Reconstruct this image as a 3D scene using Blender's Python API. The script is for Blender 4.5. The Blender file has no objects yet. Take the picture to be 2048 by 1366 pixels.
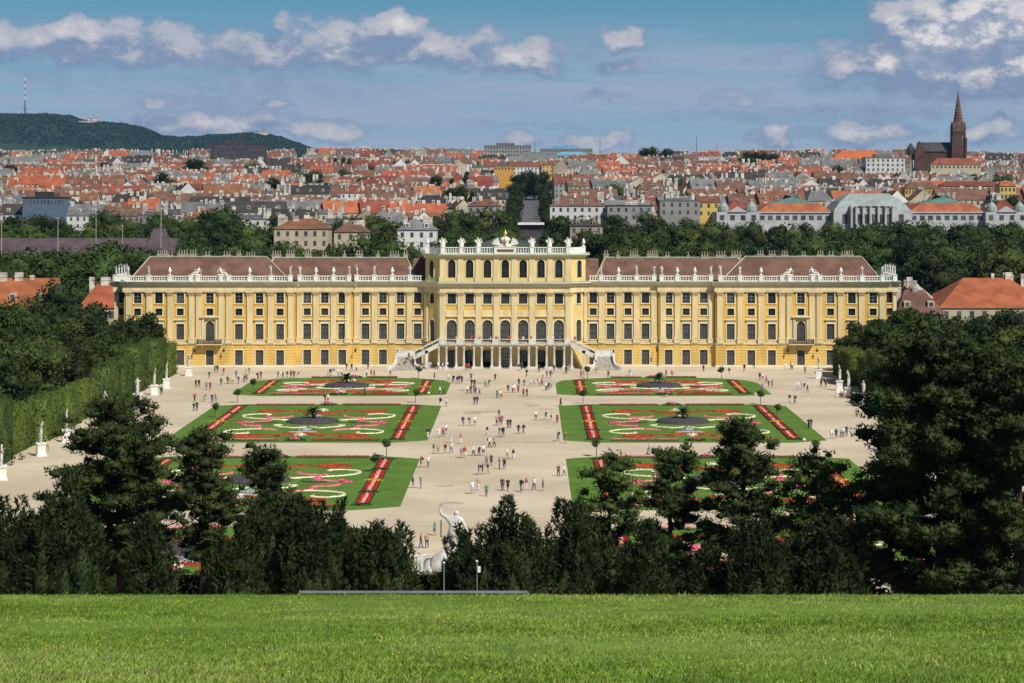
import bpy, bmesh, math, random
import numpy as np
from mathutils import Vector, Matrix, noise as mnoise
random.seed(7)
RNG = np.random.default_rng(11)
R = math.radians
scene = bpy.context.scene
COL = scene.collection

# ---------------------------------------------------------------- camera
CAMZ, F, VX, VY = 39.0, 4500.0, 1058.0, 385.0      # eye height, focal length and vanishing point (photo pixels)
cam = bpy.data.cameras.new('camera')
cam_o = bpy.data.objects.new('camera', cam); COL.objects.link(cam_o)
cam.sensor_width = 36; cam.lens = F / 2048 * 36
cam.shift_x = (1024 - VX) / 2048; cam.shift_y = (VY - 683) / 2048
cam.clip_start = 1; cam.clip_end = 60000
cam_o.location = (0, 0, CAMZ); cam_o.rotation_euler = (R(90), 0, 0)
scene.camera = cam_o

# ---------------------------------------------------------------- light
SUN = Vector((0.8, -1.02, 1.40)).normalized()       # direction towards the sun
EL = math.asin(SUN.z); AZ = math.atan2(SUN.x, SUN.y)
sun = bpy.data.lights.new('sun', 'SUN'); sun.energy = 4.5; sun.angle = R(0.53); sun.color = (1, .95, .86)
sun_o = bpy.data.objects.new('sun', sun); COL.objects.link(sun_o)
sun_o.rotation_euler = SUN.to_track_quat('Z', 'Y').to_euler(); sun_o.location = (200, -100, 300)
vs = scene.view_settings
vs.view_transform = 'Standard'; vs.look = 'None'; vs.gamma = 1; vs.exposure = 0.14; vs.use_curve_mapping = False
scene.cycles.use_denoising = True; scene.cycles.use_adaptive_sampling = True; scene.cycles.adaptive_threshold = .02
scene.cycles.max_bounces = 5; scene.cycles.diffuse_bounces = 2; scene.cycles.glossy_bounces = 2
scene.cycles.transparent_max_bounces = 4; scene.cycles.volume_bounces = 0

class NT:                                            # small helper for node trees
    def __init__(s, nt): s.t = nt; s.n = nt.nodes; s.l = nt.links
    def new(s, typ, **kw):
        n = s.n.new(typ)
        for k, v in kw.items(): setattr(n, k, v)
        return n
    def put(s, sock, v):
        if isinstance(v, bpy.types.NodeSocket): s.l.new(v, sock)
        elif v is not None: sock.default_value = v
    def m(s, op, a, b=None, c=None, clamp=False):
        n = s.new('ShaderNodeMath', operation=op, use_clamp=clamp)
        s.put(n.inputs[0], a); s.put(n.inputs[1], b)
        if c is not None: s.put(n.inputs[2], c)
        return n.outputs[0]
    def mix(s, f, a, b, blend='MIX'):
        n = s.new('ShaderNodeMix', data_type='RGBA', blend_type=blend)
        s.put(n.inputs[0], f); s.put(n.inputs[6], a); s.put(n.inputs[7], b)
        return n.outputs[2]
    def noise(s, vec, scale, detail=4, rough=.55, col=False):
        n = s.new('ShaderNodeTexNoise'); s.put(n.inputs['Vector'], vec)
        n.inputs['Scale'].default_value = scale; n.inputs['Detail'].default_value = detail; n.inputs['Roughness'].default_value = rough
        return n.outputs['Color' if col else 'Fac']
    def ramp(s, f, a, b, lo=0., hi=1.):
        n = s.new('ShaderNodeMapRange', interpolation_type='SMOOTHSTEP'); s.put(n.inputs[0], f)
        n.inputs[1].default_value = a; n.inputs[2].default_value = b; n.inputs[3].default_value = lo; n.inputs[4].default_value = hi
        return n.outputs[0]
    def xyz(s, x, y, z):
        n = s.new('ShaderNodeCombineXYZ'); s.put(n.inputs[0], x); s.put(n.inputs[1], y); s.put(n.inputs[2], z); return n.outputs[0]
def C(r, g, b): return (r, g, b, 1)

# sky: Nishita daylight; the low sky towards the horizon is a far ring of air and broken cloud (see sky ring below)
w = bpy.data.worlds.new('World'); scene.world = w; w.use_nodes = True
SKYK = .052; LIFT = .16
def nishita(g, vec):
    sky = g.new('ShaderNodeTexSky', sky_type='NISHITA', sun_disc=False)
    sky.sun_elevation = EL; sky.sun_rotation = AZ; sky.altitude = 250; sky.air_density = 1.0; sky.dust_density = .3; sky.ozone_density = 2.0
    ad = g.new('ShaderNodeVectorMath', operation='ADD'); g.l.new(vec, ad.inputs[0]); ad.inputs[1].default_value = (0, 0, LIFT)
    nr = g.new('ShaderNodeVectorMath', operation='NORMALIZE'); g.l.new(ad.outputs[0], nr.inputs[0]); g.l.new(nr.outputs[0], sky.inputs['Vector'])
    return sky.outputs[0]
g = NT(w.node_tree); g.n.clear()
tc = g.new('ShaderNodeTexCoord').outputs['Generated']
cl = g.ramp(g.noise(tc, 3.2, 4, .6), .55, .72)
bg = g.new('ShaderNodeBackground'); bg.inputs[1].default_value = SKYK
g.put(bg.inputs[0], g.mix(g.m('MULTIPLY', cl, .8), nishita(g, tc), C(6, 5.9, 6.1)))
wo = g.new('ShaderNodeOutputWorld'); g.l.new(bg.outputs[0], wo.inputs[0])

def make_sky_ring():
    m = bpy.data.materials.new('sky_and_cloud'); m.use_nodes = True
    g = NT(m.node_tree); g.n.clear()
    ge = g.new('ShaderNodeNewGeometry').outputs['Position']
    sb = g.new('ShaderNodeVectorMath', operation='SUBTRACT'); g.l.new(ge, sb.inputs[0]); sb.inputs[1].default_value = (0, 0, CAMZ)
    nr = g.new('ShaderNodeVectorMath', operation='NORMALIZE'); g.l.new(sb.outputs[0], nr.inputs[0]); dirv = nr.outputs[0]
    sep = g.new('ShaderNodeSeparateXYZ'); g.l.new(dirv, sep.inputs[0]); sx, sy, sz = sep.outputs
    az = g.m('ARCTAN2', sx, sy); el = g.m('ARCSINE', sz)
    CLOUDS = [(1900,70,170,75,1.25),(1990,45,130,80,1.3),(1990,140,130,55,1.1),(1840,135,150,45,1.),(1700,132,100,28,.8),(770,55,100,32,.95),(720,85,190,45,.7),
     (1040,115,110,36,.85),(150,66,70,32,.95),(235,60,45,30,.7),(590,60,40,40,.55),(420,85,150,32,.6),(1245,72,52,28,.75),(1240,132,70,18,.6),(980,80,60,30,.5),(90,95,200,46,.72),(330,95,230,42,.68),(620,108,250,44,.72),(860,100,170,40,.72),(1150,95,60,40,.4),(520,170,380,30,.3),(150,160,220,26,.3),(1780,170,180,30,.5),(1900,190,200,24,.45),(1500,235,220,14,.35),(1750,225,250,16,.4),(1100,245,200,12,.3),
     (650,258,100,24,.85),(430,248,200,28,.75),(1035,284,40,16,.8),(1195,281,70,20,.85),(1550,268,44,26,.9),(1720,268,110,26,.95),(1965,262,80,24,.85),
     (325,207,48,15,.5),(440,206,75,17,.5),(545,208,42,13,.5),(1470,200,70,20,.45),(1200,185,50,12,.4),(1680,95,50,18,.5),(1550,112,45,14,.45)]
    grp = bpy.data.node_groups.new('cloud_density', 'ShaderNodeTree')
    grp.interface.new_socket('A', in_out='INPUT', socket_type='NodeSocketFloat'); grp.interface.new_socket('E', in_out='INPUT', socket_type='NodeSocketFloat')
    grp.interface.new_socket('D', in_out='OUTPUT', socket_type='NodeSocketFloat')
    q = NT(grp); gi = q.new('NodeGroupInput'); go = q.new('NodeGroupOutput')
    A, E = gi.outputs[0], gi.outputs[1]
    vec = q.xyz(A, q.m('MULTIPLY', E, 1.5), 0.)
    wn = q.new('ShaderNodeTexNoise'); q.put(wn.inputs['Vector'], vec); wn.inputs['Scale'].default_value = 60; wn.inputs['Detail'].default_value = 4
    ws = q.new('ShaderNodeSeparateColor'); q.l.new(wn.outputs['Color'], ws.inputs[0])
    A2 = q.m('ADD', A, q.m('MULTIPLY', q.m('SUBTRACT', ws.outputs[0], .5), .030)); E2 = q.m('ADD', E, q.m('MULTIPLY', q.m('SUBTRACT', ws.outputs[1], .5), .016))
    tot = None
    for cx, cy, rx, ry, s_ in CLOUDS:
        a0 = math.atan((cx - VX) / F); e0 = (VY - cy) / F; rx *= 1.25; ry *= 1.35
        dx = q.m('MULTIPLY', q.m('SUBTRACT', A2, a0), F / rx); dy = q.m('MULTIPLY', q.m('SUBTRACT', E2, e0), F / ry)
        v = q.m('MULTIPLY', q.m('SUBTRACT', 1., q.m('ADD', q.m('MULTIPLY', dx, dx), q.m('MULTIPLY', dy, dy)), clamp=True), s_)
        tot = v if tot is None else q.m('MAXIMUM', tot, v)
    # the same broken cover goes on all round, outside the photograph too
    far = q.ramp(q.noise(q.xyz(q.m('MULTIPLY', A, 5.), q.m('MULTIPLY', E, 14.), 3.3), 1.6, 3), .50, .74)
    out_ = q.m('MAXIMUM', q.ramp(q.m('ABSOLUTE', A), .25, .34), q.ramp(E, .09, .13))
    tot = q.m('MAXIMUM', tot, q.m('MULTIPLY', far, out_))
    fb = q.noise(vec, 75, 8, .62)
    q.put(go.inputs[0], q.m('MULTIPLY', tot, q.m('ADD', .78, q.m('MULTIPLY', q.m('SUBTRACT', fb, .5), 2.1))))
    def dens(a, e):
        n = g.new('ShaderNodeGroup'); n.node_tree = grp; g.put(n.inputs[0], a); g.put(n.inputs[1], e); return n.outputs[0]
    d0 = dens(az, el); d1 = dens(g.m('ADD', az, .004), g.m('ADD', el, .009))
    cover = g.ramp(d0, .02, .55)
    lit = g.ramp(g.m('ADD', g.m('SUBTRACT', d0, d1), g.m('MULTIPLY', g.m('SUBTRACT', g.noise(g.xyz(az, el, .4), 240, 4, .6), .5), .22)), -.12, .46)
    lit = g.m('MULTIPLY', lit, g.ramp(d0, .12, .50))
    k = 1.0 / SKYK
    def S(*c): return C(*[x * k for x in c])
    base = g.mix(1., nishita(g, dirv), C(1.0, 1.60, 1.48), 'MULTIPLY')
    st = g.noise(g.xyz(g.m('MULTIPLY', az, 4.), g.m('MULTIPLY', g.m('ADD', el, g.m('MULTIPLY', az, .03)), 65.), 1.7), 1.5, 6, .62)
    streak = g.m('MULTIPLY', g.ramp(st, .30, .62), g.m('MULTIPLY', g.ramp(el, .0, .02), g.ramp(el, .085, .05)))
    base = g.mix(g.m('MULTIPLY', g.ramp(el, .088, .02), .85), base, S(.285, .42, .535))
    base = g.mix(g.m('MULTIPLY', streak, .85), base, S(.335, .40, .51))
    ccol = g.mix(lit, g.mix(g.ramp(d0, .35, .95), S(.175, .245, .39), S(.33, .365, .46)), g.mix(g.ramp(d0, .45, 1.15), S(.46, .46, .51), S(.78, .73, .72)))
    fin = g.mix(g.m('MULTIPLY', cover, .9), base, ccol)
    em = g.new('ShaderNodeEmission'); em.inputs[1].default_value = SKYK; g.put(em.inputs[0], fin)
    o = g.new('ShaderNodeOutputMaterial'); g.l.new(em.outputs[0], o.inputs[0]); m.cycles.emission_sampling = 'NONE'
    V = []; Fc = []; n = 96; rr = 42000
    for z in (-1500, 0, 3000, 6500, 11000): V += [(rr*math.cos(2*math.pi*i/n), rr*math.sin(2*math.pi*i/n), z + CAMZ) for i in range(n)]
    for j in range(4): Fc += [(j*n+i, (j+1)*n+i, (j+1)*n+(i+1) % n, j*n+(i+1) % n) for i in range(n)]
    me = bpy.data.meshes.new('sky'); me.from_pydata(V, [], Fc); me.materials.append(m)
    o = bpy.data.objects.new('sky', me); COL.objects.link(o); o['kind'] = 'structure'
make_sky_ring()

# ---------------------------------------------------------------- helpers
def ground(px, py, z=0.):                            # a pixel's place on level ground of height z
    d = (CAMZ - z) * F / (py - VY); return Vector(((px - VX) / F * d, d, z))
def at(px, py, d): return Vector(((px - VX) / F * d, d, CAMZ + (VY - py) / F * d))

_mats = {}
def mat(name, col, rough=.8, var=.18, scale=1., col2=None, bump=0., bscale=None, metal=0., rnd=0., spec=.3, detail=5, coord='world', stretch=None):
    """plain surface colour with noise mottling, optional second colour, fine relief and a per-object tint"""
    if name in _mats: return _mats[name]
    m = bpy.data.materials.new(name); m.use_nodes = True; _mats[name] = m
    t = NT(m.node_tree); b = t.n['Principled BSDF']
    if coord == 'world': p = t.new('ShaderNodeNewGeometry').outputs['Position']
    else: p = t.new('ShaderNodeTexCoord').outputs['Object']
    if stretch:
        mp = t.new('ShaderNodeMapping'); t.l.new(p, mp.inputs[0]); mp.inputs['Scale'].default_value = stretch; p = mp.outputs[0]
    f = t.noise(p, scale, detail)
    if col2 is None: col2 = tuple(min(1, c * (1 + var)) for c in col); col = tuple(c * (1 - var) for c in col)
    c = t.mix(t.ramp(f, .32, .68), C(*col), C(*col2))
    if rnd:
        oi = t.new('ShaderNodeObjectInfo').outputs['Random']
        h = t.new('ShaderNodeHueSaturation'); t.put(h.inputs['Color'], c)
        t.put(h.inputs['Value'], t.m('ADD', 1 - rnd, t.m('MULTIPLY', oi, 2 * rnd)))
        t.put(h.inputs['Hue'], t.m('ADD', .5 - rnd * .05, t.m('MULTIPLY', t.m('FRACT', t.m('MULTIPLY', oi, 7.3)), rnd * .1)))
        c = h.outputs[0]
    t.put(b.inputs['Base Color'], c); b.inputs['Roughness'].default_value = rough; b.inputs['Metallic'].default_value = metal
    b.inputs['Specular IOR Level'].default_value = spec
    if bump:
        bn = t.new('ShaderNodeBump'); bn.inputs['Strength'].default_value = bump; bn.inputs['Distance'].default_value = .05
        t.put(bn.inputs['Height'], t.noise(p, bscale or scale * 6, 5)); t.put(b.inputs['Normal'], bn.outputs[0])
    return m

class MB:
    """collects faces for one mesh"""
    def __init__(s): s.v = []; s.f = []; s.mi = []; s.cur = 0
    def add(s, vs, fs):
        o = len(s.v); s.v += [tuple(p) for p in vs]; s.f += [tuple(i + o for i in f) for f in fs]; s.mi += [s.cur] * len(fs); return s
    def box(s, x0, x1, y0, y1, z0, z1):
        return s.add([(x0,y0,z0),(x1,y0,z0),(x1,y1,z0),(x0,y1,z0),(x0,y0,z1),(x1,y0,z1),(x1,y1,z1),(x0,y1,z1)],
                     [(0,3,2,1),(4,5,6,7),(0,1,5,4),(1,2,6,5),(2,3,7,6),(3,0,4,7)])
    def prism(s, poly, y0, y1):                      # polygon in x,z pushed along y (y0 = front)
        n = len(poly); vs = [(x, y0, z) for x, z in poly] + [(x, y1, z) for x, z in poly]
        fs = [tuple(range(n)), tuple(range(2*n-1, n-1, -1))] + [((i+1) % n, i, i+n, (i+1) % n + n) for i in range(n)]
        return s.add(vs, fs)
    def slab(s, poly, z0, z1):                       # polygon in x,y pushed along z
        n = len(poly); vs = [(x, y, z1) for x, y in poly] + [(x, y, z0) for x, y in poly]
        return s.add(vs, [tuple(range(n)), tuple(range(2*n-1, n-1, -1))] + [((i+1) % n, i, i+n, (i+1) % n + n) for i in range(n)])
    def profile(s, prof, x0, x1):                    # polygon in y,z pushed along x
        n = len(prof); vs = [(x0, y, z) for y, z in prof] + [(x1, y, z) for y, z in prof]
        return s.add(vs, [tuple(range(n-1, -1, -1)), tuple(range(n, 2*n))] + [(i, (i+1) % n, (i+1) % n + n, i+n) for i in range(n)])
    def lathe(s, prof, cx=0, cy=0, cz=0, n=8, sx=1, sy=1):   # prof: (radius, z)
        vs = []; fs = []
        for r, z in prof:
            for i in range(n):
                a = 2*math.pi*i/n; vs.append((cx + r*sx*math.cos(a), cy + r*sy*math.sin(a), cz + z))
        for j in range(len(prof)-1):
            for i in range(n): fs.append((j*n+i, j*n+(i+1) % n, (j+1)*n+(i+1) % n, (j+1)*n+i))
        fs.append(tuple(range(n-1, -1, -1))); fs.append(tuple((len(prof)-1)*n + i for i in range(n)))
        return s.add(vs, fs)
    def tube(s, pts, rad, n=6):
        pts = [Vector(p) for p in pts]; rad = rad if isinstance(rad, (list, tuple)) else [rad]*len(pts)
        vs = []; fs = []; up = Vector((.13, .21, 1)).normalized()
        for i, p in enumerate(pts):
            t = (pts[min(i+1, len(pts)-1)] - pts[max(i-1, 0)]).normalized()
            a = t.cross(up); a = a.normalized() if a.length > .05 else Vector((1, 0, 0)); b = t.cross(a)
            for k_ in range(n):
                an = 2*math.pi*k_/n; vs.append(p + (a*math.cos(an) + b*math.sin(an))*rad[i])
        for j in range(len(pts)-1):
            for i in range(n): fs.append((j*n+i, (j+1)*n+i, (j+1)*n+(i+1) % n, j*n+(i+1) % n))
        fs.append(tuple(range(n))); fs.append(tuple((len(pts)-1)*n + i for i in range(n-1, -1, -1)))
        return s.add(vs, fs)
    def mesh(s, name, mats, smooth=False):
        me = bpy.data.meshes.new(name); me.from_pydata(s.v, [], s.f)
        for m in (mats if isinstance(mats, (list, tuple)) else [mats]): me.materials.append(m)
        if any(s.mi): me.polygons.foreach_set('material_index', s.mi)
        if smooth: me.polygons.foreach_set('use_smooth', [True]*len(s.f))
        me.update(); return me
    def build(s, name, mats, parent=None, smooth=False, **kw): return link(name, s.mesh(name, mats, smooth), parent, **kw)
def link(name, data, parent=None, loc=(0,0,0), rz=0., sc=None, label=None, cat=None, group=None, kind=None):
    o = bpy.data.objects.new(name, data); COL.objects.link(o); o.location = loc
    if rz: o.rotation_euler = (0, 0, rz)
    if sc is not None: o.scale = (sc, sc, sc) if isinstance(sc, (int, float)) else sc
    if parent is not None: o.parent = parent
    if label: o['label'] = label
    if cat: o['category'] = cat
    if group: o['group'] = group
    if kind: o['kind'] = kind
    return o
def thing(name, label, cat, loc=(0,0,0), rz=0., group=None, sc=None): return link(name, None, None, loc, rz, sc, label, cat, group)
ORD = ['first','second','third','fourth','fifth','sixth','seventh','eighth','ninth','tenth','eleventh','twelfth','thirteenth','fourteenth','fifteenth',
       'sixteenth','seventeenth','eighteenth','nineteenth','twentieth']
def nth(i):
    if i < 20: return ORD[i]
    t = {2: 'twenty', 3: 'thirty', 4: 'forty', 5: 'fifty', 6: 'sixty', 7: 'seventy'}[(i+1)//10]; r = (i+1) % 10
    return t + '-' + ORD[r-1] if r else {2:'twentieth',3:'thirtieth',4:'fortieth',5:'fiftieth',6:'sixtieth',7:'seventieth'}[(i+1)//10]
def npmesh(name, V, Fc, mats, smooth=False, mi=None):       # V (n,3), Fc (m,k) arrays
    me = bpy.data.meshes.new(name); V = np.asarray(V, np.float32); Fc = np.asarray(Fc, np.int32); m, k_ = Fc.shape
    me.vertices.add(len(V)); me.vertices.foreach_set('co', V.ravel())
    me.loops.add(m*k_); me.loops.foreach_set('vertex_index', Fc.ravel())
    me.polygons.add(m); me.polygons.foreach_set('loop_start', np.arange(0, m*k_, k_, dtype=np.int32))
    for x in (mats if isinstance(mats, (list, tuple)) else [mats]): me.materials.append(x)
    if mi is not None: me.polygons.foreach_set('material_index', np.asarray(mi, np.int32))
    me.update(calc_edges=True); me.validate()
    return me
# ---------------------------------------------------------------- the ground
def sm(a, b, x): t = min(1, max(0, (x - a) / (b - a))); return t*t*(3 - 2*t)
def terrain(x, y):
    if y < 58: return 36.7 - .14*y
    if y < 170: # brow of the hill, then the wooded slope down to the parterre
        t = (y - 58) / 112; z0 = 28.58
        return z0 * (1 - t)**1.6 - .14*(y - 58)*(1 - t)**3 * .6
    if y < 560: return 0.
    if y < 1000: return 14 * ((y - 560) / 440)**1.1
    if y < 2650: return 14 + .0365*(y - 1000)
    return max(74.2 - .006*(y - 2650), 20)
M_grassland = mat('rough_grass', (.045, .085, .018), .95, .3, .05)
M_lawn = mat('lawn_turf', (.10, .17, .018), .95, col2=(.16, .25, .03), scale=.35, bump=.5, bscale=9)
M_gravel = mat('gravel', (.475, .395, .28), .95, col2=(.60, .51, .375), scale=.11, bump=.35, bscale=3, stretch=(.5, .5, 1), detail=8)
M_city = mat('city_ground', (.10, .10, .09), .9, .3, .01)
ys = list(range(-60, 62, 6)) + [58 + i*4 for i in range(1, 29)] + [200, 300, 400, 500, 560] + [590 + 30*i for i in range(0, 15)] + [1060 + 106*i for i in range(0, 16)] + [3000, 4000, 6000, 9000, 14000, 22000, 40000]
xs = [-16000, -6000, -2500, -1200, -700, -400, -200, -100, -50, 0, 50, 100, 200, 400, 700, 1200, 2500, 6000, 16000]
ys = sorted(set(ys)); mb = MB()
vs_ = [(x, y, terrain(x, y) - .02) for y in ys for x in xs]; nx = len(xs)
mb.v = vs_
for j in range(len(ys)-1):
    for i in range(nx-1):
        mb.f.append((j*nx+i, j*nx+i+1, (j+1)*nx+i+1, (j+1)*nx+i)); mb.mi.append(1 if ys[j] > 900 else 0)
mb.build('terrain', [M_grassland, M_city], kind='structure')
mb = MB()
lx = [-80 + 4*i for i in range(41)]; ly = [-20 + 3*i for i in range(28)]
mb.v = [(x, y, terrain(x, y) + .004 + .05*mnoise.noise(Vector((x*.15, y*.15, 0)))+.03) for y in ly for x in lx]
for j in range(len(ly)-1):
    for i in range(40): mb.f.append((j*41+i, j*41+i+1, (j+1)*41+i+1, (j+1)*41+i)); mb.mi.append(0)
mb.build('lawn', M_lawn, kind='structure', smooth=True)
AX = -5.28                                           # the garden's axis, seen slightly from the right
g_ = MB(); g_.add([(AX-95, 172, .012), (AX+95, 172, .012), (AX+95, 545, .012), (AX-95, 545, .012)], [(0, 1, 2, 3)])
g_.build('gravel_court', M_gravel, kind='structure')
# damp patches in the gravel of the central walk
M_damp = mat('damp_gravel', (.36, .295, .20), .85, col2=(.47, .395, .28), scale=.35)
for i, (zx, zy, rx, ry) in enumerate([(590, 452, 18, 3.2), (700, 440, 30, 1.6), (650, 168, 16, 2.2), (960, 730, 14, 1.2), (1230, 730, 34, 1.6), (1150, 380, 15, 1.6), (1310, 298, 24, 1.6), (400, 1300, 22, 2.2), (1280, 415, 20, 1.), (330, 1140, 20, 1.4), (490, 238, 6, 1.5), (1250, 520, 22, 2.)]):
    p = ground(820+zx/4.71, 730+zy/4.71); k_ = p.y/F; rng_ = random.Random(i); n = 26; m = MB()
    m.v = [(rx*k_*math.cos(2*math.pi*t/n)*(1+rng_.uniform(-.28, .28)), ry*p.y*p.y/(CAMZ*F)*math.sin(2*math.pi*t/n)*(1+rng_.uniform(-.3, .3)), 0) for t in range(n)]; m.f = [tuple(range(n))]; m.mi = [0]
    m.build('damp_patch', M_damp, None, loc=(p.x, p.y, .017 + .001*i), kind='structure')
# ---------------------------------------------------------------- the palace
K = 1 / 8.911
PY = 505.
M_yel = mat('yellow_stucco', (.66, .405, .080), .85, .15, .5, bump=.08, bscale=8, stretch=(1, 1, .22))
M_yel2 = mat('pale_yellow_stucco', (.72, .535, .205), .85, .10, .3, bump=.08, bscale=8)
M_yel3 = mat('rusticated_yellow_stucco', (.68, .46, .13), .85, .15, .5, stretch=(1, 1, .22))
M_cream = mat('cream_stucco', (.68, .555, .315), .85, .12, .9, stretch=(1, 1, .15))
M_trim = mat('pale_trim', (.74, .67, .49), .85, .06, .4)
M_white = mat('white_stone', (.78, .76, .70), .75, .10, .8)
M_copper = mat('green_copper', (.30, .42, .33), .7, .2, .7)
M_tile = mat('brown_roof_tiles', (.115, .060, .044), .9, col2=(.185, .10, .072), scale=.28, bump=.5, bscale=6, detail=9)
M_flash = mat('roof_flashing', (.42, .38, .30), .7, .15)
M_blind = mat('grey_window_blind', (.075, .072, .066), .35, .25, 1.2, spec=.5)
M_glass = mat('dark_window_glass', (.022, .026, .03), .12, .4, .9, spec=.6, rnd=.3)  # per-window tint paints in varied reflections
M_bar = mat('window_bars', (.05, .05, .048), .6)
M_barw = mat('pale_window_bars', (.22, .23, .23), .6)
M_iron = mat('black_iron', (.02, .02, .02), .5)
M_gold = mat('gilding', (.85, .52, .10), .3, .1, 2, metal=.8)
M_void = mat('passage_wall_shade', (.06, .05, .04), .9)  # shade of the deep openings is put into this dark wall colour
def zc(y): return (734 - y) * K

pal = thing('palace', 'long yellow baroque palace with cream pilasters, brown roof and grand outer stair', 'palace', (AX, PY, 0))
def wallface(mb, x0, x1, z0, z1, y, ops, dep=.35):
    """front wall with real openings; ops = (cx, w, zb, zt, arched)"""
    X = sorted({x0, x1} | {c + s*w/2 for c, w, *_ in ops for s in (-1, 1)}); Z = sorted({z0, z1} | {o[2] for o in ops} | {o[3] for o in ops})
    for i in range(len(X)-1):
        for j in range(len(Z)-1):
            mx, mz = (X[i]+X[i+1])/2, (Z[j]+Z[j+1])/2
            if any(abs(mx-c) < w_/2 and zb < mz < zt for c, w_, zb, zt, ar in ops): continue
            mb.add([(X[i],y,Z[j]),(X[i+1],y,Z[j]),(X[i+1],y,Z[j+1]),(X[i],y,Z[j+1])], [(0,1,2,3)])
    for c, w_, zb, zt, ar in ops:
        a, b = c-w_/2, c+w_/2
        if ar:
            r = w_/2; zs = zt - r; arc = [(c + r*math.cos(math.pi*t/10), zs + r*math.sin(math.pi*t/10)) for t in range(11)]
            for half in (arc[:6], arc[5:]):
                xe = b if half is arc[:6] or half[0][0] > c + 1e-6 else a
                vs = [(px, y, pz) for px, pz in half] + [(xe, y, zt)]
                mb.add(vs, [tuple(range(len(vs)-1, -1, -1))])
            path = [(b, zb)] + arc + [(a, zb)]
        else: path = [(b, zb), (b, zt), (a, zt), (a, zb)]
        for (p, q_) in zip(path, path[1:] + path[:1]):
            mb.add([(p[0],y,p[1]),(q_[0],y,q_[1]),(q_[0],y+dep,q_[1]),(p[0],y+dep,p[1])], [(0,1,2,3)])
_wm = {}
def outline(w_, h, ar, n=10, x=0.):
    if not ar: return [(x-w_/2, 0), (x+w_/2, 0), (x+w_/2, h), (x-w_/2, h)]
    r = w_/2; return [(x-r, 0), (x+r, 0)] + [(x + r*math.cos(math.pi*t/n), h - r + r*math.sin(math.pi*t/n)) for t in range(n+1)]
def winmesh(kind, w_, h, ar, bars):
    key = (kind, round(w_, 2), round(h, 2), ar, bars)
    if key in _wm: return _wm[key]
    m = MB(); m.prism(outline(w_-.004, h-.004, ar), .26, .33); glass = m.mesh('window', M_blind if 'blind' in kind else M_glass)
    m = MB(); nb, nh = bars
    bw = .07
    for i in range(nb+2):
        x = -w_/2 + (w_)*i/(nb+1); x = min(max(x, -w_/2+bw/2+.01), w_/2-bw/2-.01)
        top = h if not ar else h - w_/2 + math.sqrt(max(0, (w_/2)**2 - (abs(x)+bw/2)**2))
        m.box(x-bw/2, x+bw/2, .2, .255, .01, top-.01)
    for j in range(nh+2):
        z = h*j/(nh+1) if not ar else (h-w_/2)*j/(nh+1); z = min(max(z, bw/2+.01), h-bw/2-.01)
        m.box(-w_/2+.005, w_/2-.005, .205, .25, z-bw/2, z+bw/2)
    bar = m.mesh('glazing_bars', M_barw if kind.endswith('pale') else M_bar)
    m = MB(); fw = .2 if 'attic' not in kind else .12
    if ar:
        a_, b_ = outline(w_, h, True), outline(w_+2*fw, h+fw, True); n = len(a_)
        for i in range(1, n):
            j = (i+1) % n
            m.add([(a_[i][0],-.09,a_[i][1]),(b_[i][0],-.09,b_[i][1]),(b_[j][0],-.09,b_[j][1]),(a_[j][0],-.09,a_[j][1]),
                   (a_[i][0],.05,a_[i][1]),(b_[i][0],.05,b_[i][1]),(b_[j][0],.05,b_[j][1]),(a_[j][0],.05,a_[j][1])], [(0,1,2,3),(1,5,6,2),(4,0,3,7)])
    else:
        m.box(-w_/2-fw, -w_/2, -.1, .05, 0, h); m.box(w_/2, w_/2+fw, -.1, .05, 0, h); m.box(-w_/2-fw, w_/2+fw, -.1, .05, h, h+fw)
        if 'ground' not in kind: m.box(-w_/2-fw-.05, w_/2+fw+.05, -.16, .05, -fw, 0)
    fr = m.mesh('window_frame', M_trim)
    _wm[key] = (glass, bar, fr); return _wm[key]
def window(kind, u, y, zb, w_, h, ar=False, bars=(1, 2), name='window', hood=None, rz=0.):
    gl, br, fr = winmesh(kind, w_, h, ar, bars)
    o = link(name, gl, pal, (u, y, zb), rz); link('glazing_bars', br, o); link('window_frame', fr, o)
    if hood: link('window_hood', hood, o)
    return o
hb = MB(); hb.box(-1.25, 1.25, -.42, .02, 4.35, 4.52); hb.box(-1.1, 1.1, -.28, .02, 4.2, 4.35); hb.box(-.95, .95, -.07, .02, 3.66, 4.2)
HOOD = hb.mesh('window_hood', M_trim)
def cornice_prof(y, z0, over=1.): # classical stepped cornice
    return [(y+.3, z0), (y-.12*over, z0), (y-.15*over, z0+.45), (y-.32*over, z0+.5), (y-.42*over, z0+.62), (y-.78*over, z0+.7), (y-.95*over, z0+.92), (y-.95*over, z0+1.0), (y+.3, z0+1.0)]
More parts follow.
